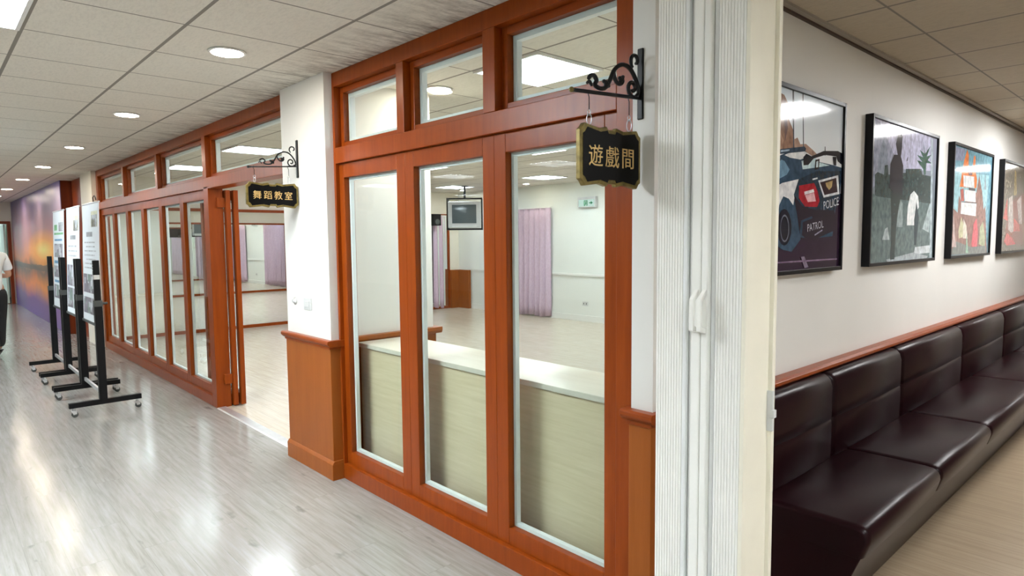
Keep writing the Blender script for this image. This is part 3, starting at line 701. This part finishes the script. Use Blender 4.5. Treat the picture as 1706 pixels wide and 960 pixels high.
poster(2.33, 3.60, POSTER_CAR, grad('poster sky', [(.3, (.95, .95, .94)), (.6, (.92, .95, .97)), (.95, (.76, .86, .96))]),
       'framed poster of a black and white police car racing away, nearest the folding door',
       [('POLICE', .885, .400, .060, 0, (.7, .7, .74), .16), ('PATROL', .74, .265, .052, 0, (.5, .5, .55), .12)])
poster(3.99, 5.27, POSTER_CASTLE, grad('poster mist', [(.2, (.11, .15, .15)), (.6, (.26, .30, .35)), (.95, (.36, .37, .47))]),
       'framed grey misty poster with dark towers, arch and palm, second from the folding door')
poster(5.665, 6.91, POSTER_TOWER, grad('poster teal', [(.1, (.16, .22, .24)), (.5, (.18, .34, .40)), (.95, (.14, .26, .36))]),
       'framed poster of orange towers and white panels on turquoise, third from the folding door')
poster(7.33, 8.59, POSTER_RED, grad('poster brown', [(.1, (.16, .14, .11)), (.9, (.14, .12, .09))]),
       'framed brown poster with red and white figures at the right edge of the photo')

# ------------------------------------------------------------------ hanging shop-style signs on wrought iron brackets
def spiral(c, r0, r1, a0, a1, n=26):
    return [(c[0] + (r0 + (r1 - r0) * i / n) * math.cos(a0 + (a1 - a0) * i / n), c[1] + (r0 + (r1 - r0) * i / n) * math.sin(a0 + (a1 - a0) * i / n)) for i in range(n + 1)]
def catmull(p, k=8):
    out = []
    q = [p[0]] + list(p) + [p[-1]]
    for i in range(1, len(q) - 2):
        for j in range(k):
            t_ = j / k
            out.append(tuple(.5 * (2 * q[i][d] + (q[i + 1][d] - q[i - 1][d]) * t_ + (2 * q[i - 1][d] - 5 * q[i][d] + 4 * q[i + 1][d] - q[i + 2][d]) * t_ ** 2 + (3 * q[i][d] - q[i - 1][d] - 3 * q[i + 1][d] + q[i + 2][d]) * t_ ** 3) for d in (0, 1)))
    out.append(p[-1]); return out
def bracket_sign(x, yw, zb, s, text, label_b, label_s, thick, sw, sh, drop, heavy=1.0, fs=.08, sy=None):
    """x: plane of the sign, yw: wall face, zb: height of the bar at the wall, s: reach of the bar"""
    b = empty('wall_bracket', (x, yw, zb), label_b, 'bracket', 'wrought iron brackets holding the room signs')
    B(x - .013, x + .013, yw - .009, yw, zb - .075, zb + .175).build('back_plate', M['iron'], b, .004)
    m = MB().tube([(x, yw - .008, zb), (x, yw - s, zb - .022)], .0048 * heavy, 8)
    m.build('bar', M['iron'], b)
    MB().sphere((x, yw - s - .006, zb - .022), .009).sphere((x, yw - s + .006, zb - .022), .006).build('finial', M['bronze'] if heavy > 1.1 else M['iron'], b)
    m = MB(); k = s / .38
    def P(pts, r):
        rr = [r * heavy * (1.0 if 2 < i < len(pts) - 3 else .8) for i in range(len(pts))]
        m.tube([(x, yw - .008 - a * k, zb + c * k) for a, c in pts], rr, 8)
    # main S scroll, from a curl near the tip, along the bar, over the arch and down into the wall curl
    P(catmull([(.292, .026), (.280, .038), (.262, .040), (.250, .026), (.258, .010), (.232, .002), (.200, .010), (.176, .040), (.150, .080), (.108, .104), (.062, .098), (.024, .060), (.008, .020), (.022, -.002)]), .0056)
    P(spiral((.046, .030), .034, .006, -2.6, -2.6 + 8.2), .0052)
    P(spiral((.030, .130), .030, .008, -1.0, -1.0 + 5.4), .0050)
    P(catmull([(.158, .078), (.150, .050), (.132, .034), (.112, .036), (.100, .050)]), .0050)
    P(catmull([(.300, .010), (.286, .018), (.275, .004)]), .004)
    m.build('scroll', M['iron'], b)
    for (a, c, rot) in ((.110, .048, .5), (.196, .026, -1.2)):
        m = MB()
        for r2 in (rot, rot + 1.5, rot - 1.2):
            for q in range(3):
                d = q * .007
                m.sphere((x, yw - .008 - (a + math.cos(r2) * d) * k, zb + (c + math.sin(r2) * d) * k), (.006 * heavy, .0085 - q * .001, .0085 - q * .001), 8)
        m.build('leaf_ornament', M['iron'], b)
    # sign panel
    yc = sy; zt = zb - drop; zc = zt - sh / 2
    o = empty('hanging_sign', (x, yc, zt - sh), label_s, 'sign', 'black signs with gold characters hanging over the corridor')
    def outline(w, h, e=0.0):
        pts = []
        hw, hh = w / 2 - e, h / 2 - e; c = .022
        top = [(-hw, hh - c), (-hw + c * .5, hh - c * .7), (-hw + c, hh), (-hw * .40, hh - .010), (-hw * .16, hh - .002), (-hw * .12, hh - .012), (hw * .12, hh - .012), (hw * .16, hh - .002), (hw * .40, hh - .010), (hw - c, hh), (hw - c * .5, hh - c * .7), (hw, hh - c)]
        return top + [(a, -c2) for a, c2 in top[::-1]]
    xb0, xb1 = x - thick / 2, x + thick / 2
    MB().prism([(yc + a, zc + c) for a, c in outline(sw, sh)], 'x', xb0, xb1).build('edging', M['bronze'], o, .003)
    MB().prism([(yc + a, zc + c) for a, c in outline(sw, sh, .013)], 'x', xb0 - .001, xb1 + .0012).build('face', M['signblack'], o)
    n = len(text); vs_all = MB()
    for side in (1, -1):
        for i, ch in enumerate(text):
            vs, f = text_mesh(ch, fs, .0008, 0)
            px = (i - (n - 1) / 2) * (sw * .80 / n)
            vs_all.add([((xb1 + .0020 if side > 0 else xb0 - .0020) + p[2], yc + (px + p[0]) * side, zc + p[1]) for p in vs], f)
    vs_all.build('lettering', M['gold'], o)
    # hooks and chains
    for dy in (-sw * .33, sw * .33):
        yb = yc + dy; zbar = zb - .022 * (yw - yb) / s
        mm = MB(); L = zbar - zt; nlink = 3
        mm.tube([(x, yb, zbar + .006), (x, yb - .006, zbar + .002), (x, yb - .004, zbar - .010), (x, yb, zbar - .016), (x, yb, zbar - L * .55)], .0016, 6)
        mm.build('hanger', M['iron'], o)
        mm = MB(); c0 = zbar - L * .55
        pts = [(x, yb + .007 * math.sin(a), c0 - .010 + .010 * math.cos(a)) for a in [i * 2 * PI / 14 for i in range(13)]]
        mm.tube(pts, .0016, 6)
        c1 = (c0 - .018 + zt) / 2; hh = (c0 - .018 - zt) / 2 + .004
        pts = [(x + .007 * math.sin(a), yb + .004 * math.sin(a), c1 + hh * math.cos(a)) for a in [i * 2 * PI / 14 for i in range(15)]]
        mm.tube(pts, .0015, 6)
        mm.build('ring', M['steel'], o)
bracket_sign(-1.42, 1.940, 2.047, .365, '遊戲間', 'large black wrought iron bracket beside the folding door', 'black and gold hanging sign reading 遊戲間 in front of the game room', .020, .325, .205, .120, .1 + 1.25, .077, 1.762)
bracket_sign(-4.19, 1.905, 2.045, .325, '舞蹈教室', 'thin black wrought iron bracket on the white pilaster', 'black and gold hanging sign reading 舞蹈教室 at the open doorway', .018, .345, .165, .115, .85, .058, 1.725)

# ------------------------------------------------------------------ switch and hook on the pilaster
sw_ = empty('light_switch', (-4.10, 1.905, 1.10), 'white wall switch on the pilaster above the wainscot', 'light switch')
B(-4.155, -4.045, 1.896, 1.905, 1.085, 1.165).build('plate', M['plate'], sw_, .003)
B(-4.135, -4.065, 1.890, 1.897, 1.105, 1.145).build('rocker', M['plate'], sw_, .002)
hk = empty('wall_hook', (-4.30, 1.905, 1.13), 'small clear round hook left of the wall switch', 'hook')
MB().lathe((-4.30, 1.905, 1.135), [(.026, 0), (.026, -.006), (.012, -.014), (.010, -.024)], 'y', 20).build('disc', M['plate'], hk)

# ------------------------------------------------------------------ sunset mural
def mural_mat():
    t = NT('sunset mural print'); o = t.xyz(); X, Z = o[0], o[2]
    wob = t.noise(.8, 4, .6); wz = t.math('ADD', Z, t.math('MULTIPLY', t.math('SUBTRACT', wob, .5), .7))
    sky = t.ramp(t.math('DIVIDE', wz, 2.6), [(.0, (.13, .06, .30)), (.14, (.17, .06, .28)), (.26, (.70, .16, .03)), (.38, (.13, .06, .05)), (.47, (.75, .24, .08)), (.62, (.55, .24, .26)), (.8, (.36, .25, .34)), (.98, (.15, .13, .36))])
    dx = t.math('DIVIDE', t.math('SUBTRACT', X, -15.4), 2.6); dz = t.math('DIVIDE', t.math('SUBTRACT', Z, 1.42), .42)
    d = t.math('SQRT', t.math('ADD', t.math('MULTIPLY', dx, dx), t.math('MULTIPLY', dz, dz)))
    k = t.math('SUBTRACT', 1.0, d, clamp=True)
    c = t.mix(t.math('MULTIPLY', k, 1.7, clamp=True), sky, (1.0, .42, .05))
    c = t.mix(t.math('MULTIPLY', t.math('SUBTRACT', k, .5, clamp=True), 2.0), c, (1.0, .85, .25))
    dx = t.math('DIVIDE', t.math('SUBTRACT', X, -15.6), 2.6); dz = t.math('DIVIDE', t.math('SUBTRACT', Z, .62), .32)
    d = t.math('SQRT', t.math('ADD', t.math('MULTIPLY', dx, dx), t.math('MULTIPLY', dz, dz)))
    c = t.mix(t.math('MULTIPLY', t.math('SUBTRACT', 1.0, d, clamp=True), t.noise(3, 3, .6, stretch=(3, 1, 1)), clamp=True), c, (1.0, .45, .04))
    bn = t.noise(1.3, 4, .6, stretch=(.5, 1, 5))
    h = t.math('LESS_THAN', t.math('ABSOLUTE', t.math('SUBTRACT', Z, t.math('MULTIPLY_ADD', bn, .14, .98))), .055)
    c = t.mix(t.math('MULTIPLY', h, .8), c, (.05, .035, .04))
    return t.set(c, .35)
mu = empty('wall_mural', (0, 0, 0), 'large sunset over water mural covering the corridor wall', 'mural')
m = MB().box(-20.85, -13.09, 1.788, 1.80, .0, CZ).build('print', mural_mat(), mu)

# ------------------------------------------------------------------ mobile banner stands
bw = plain('banner sheet', (.84, .90, .93), .35, var=.03, scale=3)
def inkm(c): return plain('banner ink', c, .4, var=.35, scale=18)
INK = [inkm((.34, .36, .38)), inkm((.22, .20, .24)), inkm((.10, .30, .48)), inkm((.18, .50, .22)), inkm((.20, .28, .24)), inkm((.75, .78, .55)), inkm((.55, .58, .60))]
def banner_stand(xr, xl, style, label):
    yc = 1.16; rnd = random.Random(style)
    o = empty('banner_stand', ((xl + xr) / 2, yc, 0), label, 'display stand', 'wheeled black banner stands in the corridor')
    for x in (xr, xl):
        B(x - .022, x + .022, .895, 1.465, .085, .130).build('foot', M['black'], o, .002)
        B(x - .029, x + .029, yc - .031, yc + .031, .130, 1.02).build('post', M['black'], o, .002)
        B(x - .022, x + .022, yc - .024, yc + .024, 1.02, 1.39).build('upper_post', M['black'], o, .002)
        m = MB().box(x - .030, x + .030, yc - .033, yc + .033, .975, 1.03)
        m.tube([(x, yc + .03, 1.0), (x, yc + .075, 1.0)], .012); m.build('clamp', M['rubber'], o, .002)
        for y in (.93, 1.43):
            c = MB().tube([(x, y, .086), (x, y, .060)], .010); c.prism([(y - .020, .064), (y + .020, .064), (y + .022, .030), (y - .004, .026)], 'x', x - .018, x - .014).prism([(y - .020, .064), (y + .020, .064), (y + .022, .030), (y - .004, .026)], 'x', x + .014, x + .018)
            cc = c.build('caster', M['alu'], o)
            MB().lathe((x - .012, y + .008, .0265), [(.020, 0), (.026, .003), (.026, .021), (.020, .024)], 'x', 18).build('wheel', M['rubber'], cc)
    MB().box(xl + .024, xr - .024, yc - .010, yc + .010, .165, .200).build('cross_bar', M['alu'], o, .003)
    MB().box(xl + .024, xr - .024, yc + .004, yc + .022, .775, .800).build('lower_rail', M['rubber'], o, .003)
    # the sheet leans slightly back
    def pt(u, v, off=0.0): return (xl + .045 + u * (xr - xl - .09), yc + .016 + v * .045 - off, .80 + v * 1.12)
    m = MB()
    q = [pt(0, 0, .003), pt(1, 0, .003), pt(1, 1, .003), pt(0, 1, .003)]; q2 = [pt(0, 0, -.001), pt(1, 0, -.001), pt(1, 1, -.001), pt(0, 1, -.001)]
    m.add(q + q2, [(0, 1, 2, 3), (7, 6, 5, 4), (0, 4, 5, 1), (1, 5, 6, 2), (2, 6, 7, 3), (3, 7, 4, 0)])
    def rect(u0, u1, v0, v1, k, off=.0035):
        m.cur = k + 1; m.add([pt(u0, v0, off), pt(u1, v0, off), pt(u1, v1, off), pt(u0, v1, off)], [(0, 1, 2, 3)])
    def photo(u0, u1, v0, v1):
        rect(u0, u1, v0, v1, 1)
        for j in range(9):
            a = u0 + rnd.random() * (u1 - u0) * .8; b = v0 + rnd.random() * (v1 - v0) * .7
            rect(a, min(u1, a + .05 + .12 * rnd.random()), b, min(v1, b + .04 + .08 * rnd.random()), rnd.choice((0, 4, 6, 6)), .0037 + j * .00005)
    if style == 1:
        rect(.55, .93, .80, .93, 5); photo(.58, .90, .80, .90)
        rect(.25, .62, .72, .76, 0)
        for i in range(7): rect(.12 + .1 * (i % 3 == 1), .92 - .16 * rnd.random(), .665 - .036 * i, .677 - .036 * i, 6)
        photo(.05, .95, .24, .40); photo(.05, .95, .06, .20)
    elif style == 2:
        rect(.55, .93, .78, .92, 5); photo(.58, .90, .78, .88)
        rect(.30, .72, .70, .74, 0)
        for i in range(3): rect(.12, .92 - .2 * rnd.random(), .63 - .045 * i, .645 - .045 * i, 6)
        photo(.05, .47, .26, .46); photo(.52, .95, .26, .46); photo(.05, .47, .05, .24); photo(.52, .95, .05, .24)
    else:
        rect(.10, .95, .755, .775, 3); photo(.55, .92, .79, .88); rect(.12, .40, .80, .86, 3)
        rect(.15, .85, .69, .71, 2); photo(.12, .88, .52, .66); rect(.12, .9, .455, .485, 2); photo(.08, .92, .31, .43); rect(.12, .9, .255, .28, 2); photo(.08, .92, .09, .23)
    sheet = m.build('banner_sheet', [bw] + INK, o)
    MB().tube([pt(0, 1), pt(1, 1)], .009).build('top_rail', M['alu'], sheet)
    return o
s1 = banner_stand(-6.79, -7.66, 1, 'wheeled black stand with a white text banner, nearest of the three')
B(-6.812, -6.768, 1.134, 1.1365, 1.22, 1.26).build('sticker', M['plate'], s1)
B(-6.768, -6.7665, 1.138, 1.182, 1.22, 1.26).build('sticker', M['plate'], s1)
m = MB()
for z in (1.30, 1.325, 1.35): m.lathe((-6.79, 1.136, z), [(.007, 0), (.005, -.003)], 'y', 10)
m.build('bolt', M['steel'], s1)
banner_stand(-7.755, -8.60, 2, 'wheeled black stand with a four photo banner, middle of the three')
banner_stand(-8.70, -9.56, 3, 'wheeled black stand with a blue and green banner, farthest of the three')
m = MB().tube([(-7.1, 1.225, 1.925), (-7.12, 1.225, 1.97), (-7.05, 1.225, 1.985), (-7.0, 1.225, 1.965), (-6.98, 1.225, 1.94)], .004)
m.build('hook', M['iron'], s1)

# ------------------------------------------------------------------ curtains on the back wall
def curtain(x0, x1, z0, z1, y, label, pitch=.15, seed=0):
    rnd = random.Random(seed); o = empty('curtain', ((x0 + x1) / 2, y, z0), label, 'curtain', 'lilac curtains on the back wall')
    m = MB(); n = int((x1 - x0) / pitch * 10); rows = 10; v = []; f = []
    ph = [rnd.uniform(-.6, .6) for _ in range(60)]
    for j in range(rows + 1):
        w = j / rows; z = z1 + (z0 - z1) * w
        for i in range(n + 1):
            x = x0 + (x1 - x0) * i / n; k = (x - x0) / pitch
            a = .026 + .016 * w
            yy = y - .045 + a * math.sin(2 * PI * k + ph[int(k) % 60] * w) + .010 * w * math.sin(2 * PI * k * .37 + 1)
            v.append((x + .008 * math.cos(2 * PI * k) * w, yy, z + (.012 * math.sin(k * 1.7) if j == rows else 0)))
    for j in range(rows):
        for i in range(n): f.append((j * (n + 1) + i, j * (n + 1) + i + 1, (j + 1) * (n + 1) + i + 1, (j + 1) * (n + 1) + i))
    m.add(v, f, True); c = m.build('cloth', M['curtain'], o)
    sd = c.modifiers.new('solid', 'SOLIDIFY'); sd.thickness = .002
    B(x0 - .03, x1 + .03, y - .06, y - .03, z1, z1 + .022).build('rail', M['whitemetal'], o)
    return o
curtain(-10.70, -10.02, .02, 2.14, 9.06, 'lilac floor-length curtain on the back wall, left half of the pair near the exit sign', seed=1)
curtain(-9.98, -8.72, .02, 2.14, 9.06, 'lilac floor-length curtain on the back wall beside the exit sign', seed=2)
curtain(-6.95, -5.10, .02, 2.14, 9.06, 'lilac floor-length curtain on the back wall, seen in the dance room mirror', seed=3)
curtain(-3.25, -2.0, .02, 2.14, 9.06, 'lilac floor-length curtain in the right corner of the back wall, seen in the mirror', seed=4)

ec = curtain(-.26, .26, .03, 2.06, 0, 'lilac curtain added in place of a mirror reflection at the end of the mirror wall, left of the television', seed=6)  # solid stand-in for a curtain reflected in the wall mirror
ec.location = (-11.70, 8.42, .03); ec.rotation_euler = (0, 0, PI / 2)
# ------------------------------------------------------------------ exit sign, outlet, speaker
ex = empty('exit_sign', (-7.8, 9.05, 2.12), 'green and white exit sign with a right arrow on the back wall', 'sign')
B(-8.02, -7.60, 9.02, 9.09, 2.105, 2.30).build('housing', M['alu'], ex, .004)
B(-7.99, -7.63, 9.014, 9.02, 2.125, 2.25).build('face', emit('lit sign face', (.75, .95, .85), .22), ex)
gm = plain('sign green', (.01, .22, .08), .4)
m = MB()
def sl(pts): m.prism([(-7.99 + a * .36, 2.125 + b * .125) for a, b in pts], 'y', 9.0125, 9.014)
sl([(.36, .12), (.41, .12), (.41, .88), (.36, .88)]); sl([(.55, .12), (.60, .12), (.60, .88), (.55, .88)]); sl([(.41, .80), (.55, .80), (.55, .88), (.41, .88)])
sl([(.46, .62), (.52, .62), (.52, .75), (.46, .75)]); sl([(.44, .35), (.53, .35), (.52, .58), (.44, .60)]); sl([(.41, .14), (.45, .14), (.50, .36), (.45, .38)]); sl([(.50, .30), (.55, .20), (.545, .14), (.48, .34)])
sl([(.70, .44), (.86, .44), (.86, .56), (.70, .56)]); sl([(.82, .25), (.95, .50), (.82, .75)])
m.build('pictogram', gm, ex)
ot = empty('power_outlet', (-7.89, 9.09, .32), 'white power outlet low on the back wall', 'outlet')
B(-7.96, -7.82, 9.08, 9.09, .29, .37).build('plate', M['plate'], ot, .003)
MB().box(-7.93, -7.915, 9.078, 9.08, .315, .345).box(-7.865, -7.85, 9.078, 9.08, .315, .345).build('socket', M['rubber'], ot)
sp = empty('wall_speaker', (-11.45, 8.36, 1.85), 'small black speaker on the end wall over the mirror', 'speaker')
B(-11.59, -11.44, 8.22, 8.42, 1.85, 2.10).build('cabinet', M['black'], sp, .01)
MB().lathe((-11.44, 8.32, 1.93), [(.065, 0), (.06, .006), (.02, .003)], 'x', 20).build('driver', M['rubber'], sp)

# ------------------------------------------------------------------ television on a ceiling mount
tv = empty('television', (-10.02, 7.95, 1.73), 'silver tube television with a dark screen in a black cradle under the ceiling', 'television')
def tvb(mb, name, mat, par, bev=0):
    rt = math.radians(48)    # turned towards the doorway
    c, s_ = math.cos(rt), math.sin(rt)
    mb.v = [(-10.02 + c * x - s_ * y, 7.95 + s_ * x + c * y, 1.73 + z) for x, y, z in mb.v]
    return mb.build(name, mat, par, bev)
# local frame: x = width, -y = front
body = tvb(MB().box(-.315, .315, -.20, -.10, .04, .545), 'front_case', M['tvsilver'], tv, .012)
m = MB(); a = [(-.30, -.10, .05), (.30, -.10, .05), (.30, -.10, .535), (-.30, -.10, .535), (-.18, .26, .12), (.18, .26, .12), (.18, .26, .44), (-.18, .26, .44)]
m.add(a, [(0, 3, 2, 1), (4, 5, 6, 7), (0, 1, 5, 4), (1, 2, 6, 5), (2, 3, 7, 6), (3, 0, 4, 7)]); tvb(m, 'rear_case', M['black'], tv, .01)
m = MB(); v = []; f = []; N = 10
for j in range(N + 1):
    for i in range(N + 1):
        u, w = i / N * 2 - 1, j / N * 2 - 1
        v.append((u * .235, -.203 - .014 * (1 - (u * u + w * w) / 2), .305 + w * .18))
for j in range(N):
    for i in range(N): q = j * (N + 1) + i; f.append((q, q + 1, q + N + 2, q + N + 1))
m.add(v, f, True); tvb(m, 'screen', M['tvscreen'], tv)
tvb(MB().box(-.24, .24, -.203, -.20, .052, .085).box(.13, .2, -.206, -.2, .06, .076), 'control_strip', M['alu'], tv)
mt = empty('television_mount', (-10.02, 7.95, 1.70), 'black ceiling pole and cradle carrying the television', 'mount')
m = MB().box(-.33, .33, -.20, .27, .0, .03).box(-.345, -.325, -.16, .24, 0, .62).box(.325, .345, -.16, .24, 0, .62).box(-.345, .345, -.02, .06, .60, .625)
tvb(m, 'cradle', M['black'], mt)
tvb(MB().tube([(0, .02, .62), (0, .02, .855)], .022, 12), 'pole', M['black'], mt)
tvb(MB().lathe((0, .02, .845), [(.07, 0), (.07, .012)], 'z', 20), 'ceiling_plate', M['black'], mt)

# ------------------------------------------------------------------ person at the left edge
def skin_mesh(name, verts, edges, radii, mat, parent, levels=2, loc=(0, 0, 0)):
    me = bpy.data.meshes.new(name); off = Vector(parent.location) if parent else Vector((0, 0, 0))
    me.from_pydata([tuple(Vector(v) - off + Vector(loc)) for v in verts], edges, [])
    o = bpy.data.objects.new(name, me); COL.objects.link(o)
    if parent: o.parent = parent
    sk = o.modifiers.new('skin', 'SKIN'); sk.use_smooth_shade = True
    if not me.skin_vertices: me.skin_vertices.new()
    for i, r in enumerate(radii):
        me.skin_vertices[0].data[i].radius = r if isinstance(r, tuple) else (r, r)
    me.skin_vertices[0].data[0].use_root = True
    ss = o.modifiers.new('sub', 'SUBSURF'); ss.levels = levels; ss.render_levels = levels
    dg = bpy.context.evaluated_depsgraph_get(); m2 = bpy.data.meshes.new_from_object(o.evaluated_get(dg))
    for p in m2.polygons: p.use_smooth = True
    m2.materials.clear(); m2.materials.append(mat)
    o.modifiers.clear(); o.data = m2; m2.name = name
    return o
skinm = plain('skin', (.50, .27, .18), .5, var=.05)
shirt = plain('white shirt cloth', (.80, .82, .86), .75, var=.03)
trous = plain('black trouser cloth', (.010, .010, .012), .8)
hairm = plain('black hair', (.010, .008, .008), .5)
shoem = plain('black shoe leather', (.012, .012, .012), .35)
PX, PY = -11.13, .69
pe = empty('person', (PX, PY, 0), 'person in a white short-sleeved shirt and black trousers walking at the left edge', 'person')
# local axes: f = facing direction (towards -x -y, up the corridor), r = the person's right side
fd_ = Vector((-.80, -.60, 0)).normalized(); rt_ = Vector((fd_.y, -fd_.x, 0))
def L(f, r, z): return tuple(Vector((PX, PY, 0)) + fd_ * f + rt_ * r + Vector((0, 0, z)))
# continuous body: pelvis root, spine, neck, head, arms, hands, legs
V = []; E_ = []; Rr = []
def J(f, r, z, rad, par=None):
    V.append(L(f, r, z)); Rr.append(rad)
    if par is not None: E_.append((par, len(V) - 1))
    return len(V) - 1
pel = J(0, 0, .93, (.13, .10)); wai = J(.0, 0, 1.05, (.125, .10), pel); che = J(.0, 0, 1.25, (.135, .10), wai); shc = J(0, 0, 1.38, (.09, .07), che)
nk = J(.01, 0, 1.455, .052, shc); jaw = J(.035, 0, 1.52, .062, nk); hd = J(.02, 0, 1.59, (.078, .088), jaw); tp = J(.01, 0, 1.66, .06, hd)
for s_ in (1, -1):
    hip = J(0, s_ * .09, .86, .088, pel); kn = J(.04 if s_ > 0 else -.03, s_ * .10, .48, .062, hip); an = J(.08 if s_ > 0 else -.12, s_ * .11, .09, .042, kn)
    sh = J(0, s_ * .17, 1.36, .055, shc)
    if s_ > 0:      # arm bent across the belly
        el = J(-.02, .25, 1.10, .043, sh); wr = J(.19, .13, 1.12, .028, el)
        hp = J(.25, .09, 1.13, (.040, .018), wr)
        fs_ = [(.29, .055, 1.16), (.305, .065, 1.14), (.31, .065, 1.12), (.30, .06, 1.10)]
    else:           # arm hanging
        el = J(-.06, -.26, 1.09, .043, sh); wr = J(-.05, -.27, .86, .028, el)
        hp = J(-.045, -.27, .79, (.040, .018), wr)
        fs_ = [(-.01, -.268, .715), (-.03, -.270, .70), (-.05, -.270, .705), (-.07, -.268, .72)]
body = skin_mesh('body', V, E_, Rr, skinm, pe)
# hands: fingers as chains joined to the palm in one mesh each
def fingers(hpos, tips, thumb):
    v = []; e = []; r = []
    v.append(hpos); r.append(.016)
    for tpp in tips:
        a = Vector(hpos); b = Vector(tpp); mid = a.lerp(b, .55) + Vector((0, 0, .004)); i = len(v)
        v += [tuple(a.lerp(b, .25)), tuple(mid), tuple(b)]; r += [.0095, .0085, .0065]; e += [(0, i), (i, i + 1), (i + 1, i + 2)]
    i = len(v); a = Vector(hpos); b = Vector(thumb); v += [tuple(a.lerp(b, .5)), tuple(b)]; r += [.011, .008]; e += [(0, i), (i, i + 1)]
    return skin_mesh('hand', v, e, r, skinm, pe, 1)
fingers(L(.25, .09, 1.13), [L(.33, .04, 1.155), L(.345, .045, 1.135), L(.34, .045, 1.11), L(.325, .05, 1.09)], L(.28, .06, 1.18))
fingers(L(-.045, -.27, .79), [L(-.005, -.268, .70), L(-.03, -.272, .685), L(-.052, -.272, .69), L(-.073, -.268, .71)], L(.0, -.25, .755))
# face and hair
m = MB()
for s_ in (1, -1): m.sphere(L(.015, s_ * .083, 1.575), (.014, .014, .028), 8)
m.sphere(L(.118, 0, 1.565), (.014, .014, .022), 8); m.build('face_features', skinm, pe)
m = MB()
for s_ in (1, -1): m.sphere(L(.100, s_ * .032, 1.595), (.009, .009, .006), 8)
m.build('eye', hairm, pe)
m = MB(); m.sphere(L(-.012, 0, 1.635), (.100, .100, .092), 16); m.sphere(L(-.035, 0, 1.58), (.080, .080, .075), 14); m.build('hair', hairm, pe)
# clothes
V = []; E_ = []; Rr = []
a = J(0, 0, .86, (.168, .142)); b = J(0, 0, 1.04, (.158, .132), a); c = J(0, 0, 1.24, (.165, .13), b); d = J(0, 0, 1.37, (.135, .105), c); e = J(.005, 0, 1.44, .072, d)
for s_ in (1, -1):
    q = J(0, s_ * .170, 1.355, .088, d); q2 = J(-.01 if s_ > 0 else -.03, s_ * .225, 1.23, .070, q); J(-.015 if s_ > 0 else -.04, s_ * .24, 1.165, .068, q2)
skin_mesh('shirt', V, E_, Rr, shirt, pe)
V = []; E_ = []; Rr = []
a = J(0, 0, .98, (.145, .12)); b = J(0, 0, .88, (.15, .12), a)
for s_ in (1, -1):
    q = J(0, s_ * .10, .80, .105, b); k = J(.04 if s_ > 0 else -.03, s_ * .105, .48, .088, q); J(.075 if s_ > 0 else -.12, s_ * .11, .12, .078, k)
skin_mesh('trousers', V, E_, Rr, trous, pe)
for s_ in (1, -1):
    f0 = .08 if s_ > 0 else -.12
    V = []; E_ = []; Rr = []
    a = J(f0 - .03, s_ * .11, .05, (.042, .045)); b = J(f0 + .06, s_ * .112, .043, (.043, .036), a); J(f0 + .15, s_ * .115, .036, (.036, .028), b); J(f0 - .03, s_ * .11, .10, .045, a)
    skin_mesh('shoe', V, E_, Rr, shoem, pe, 2)
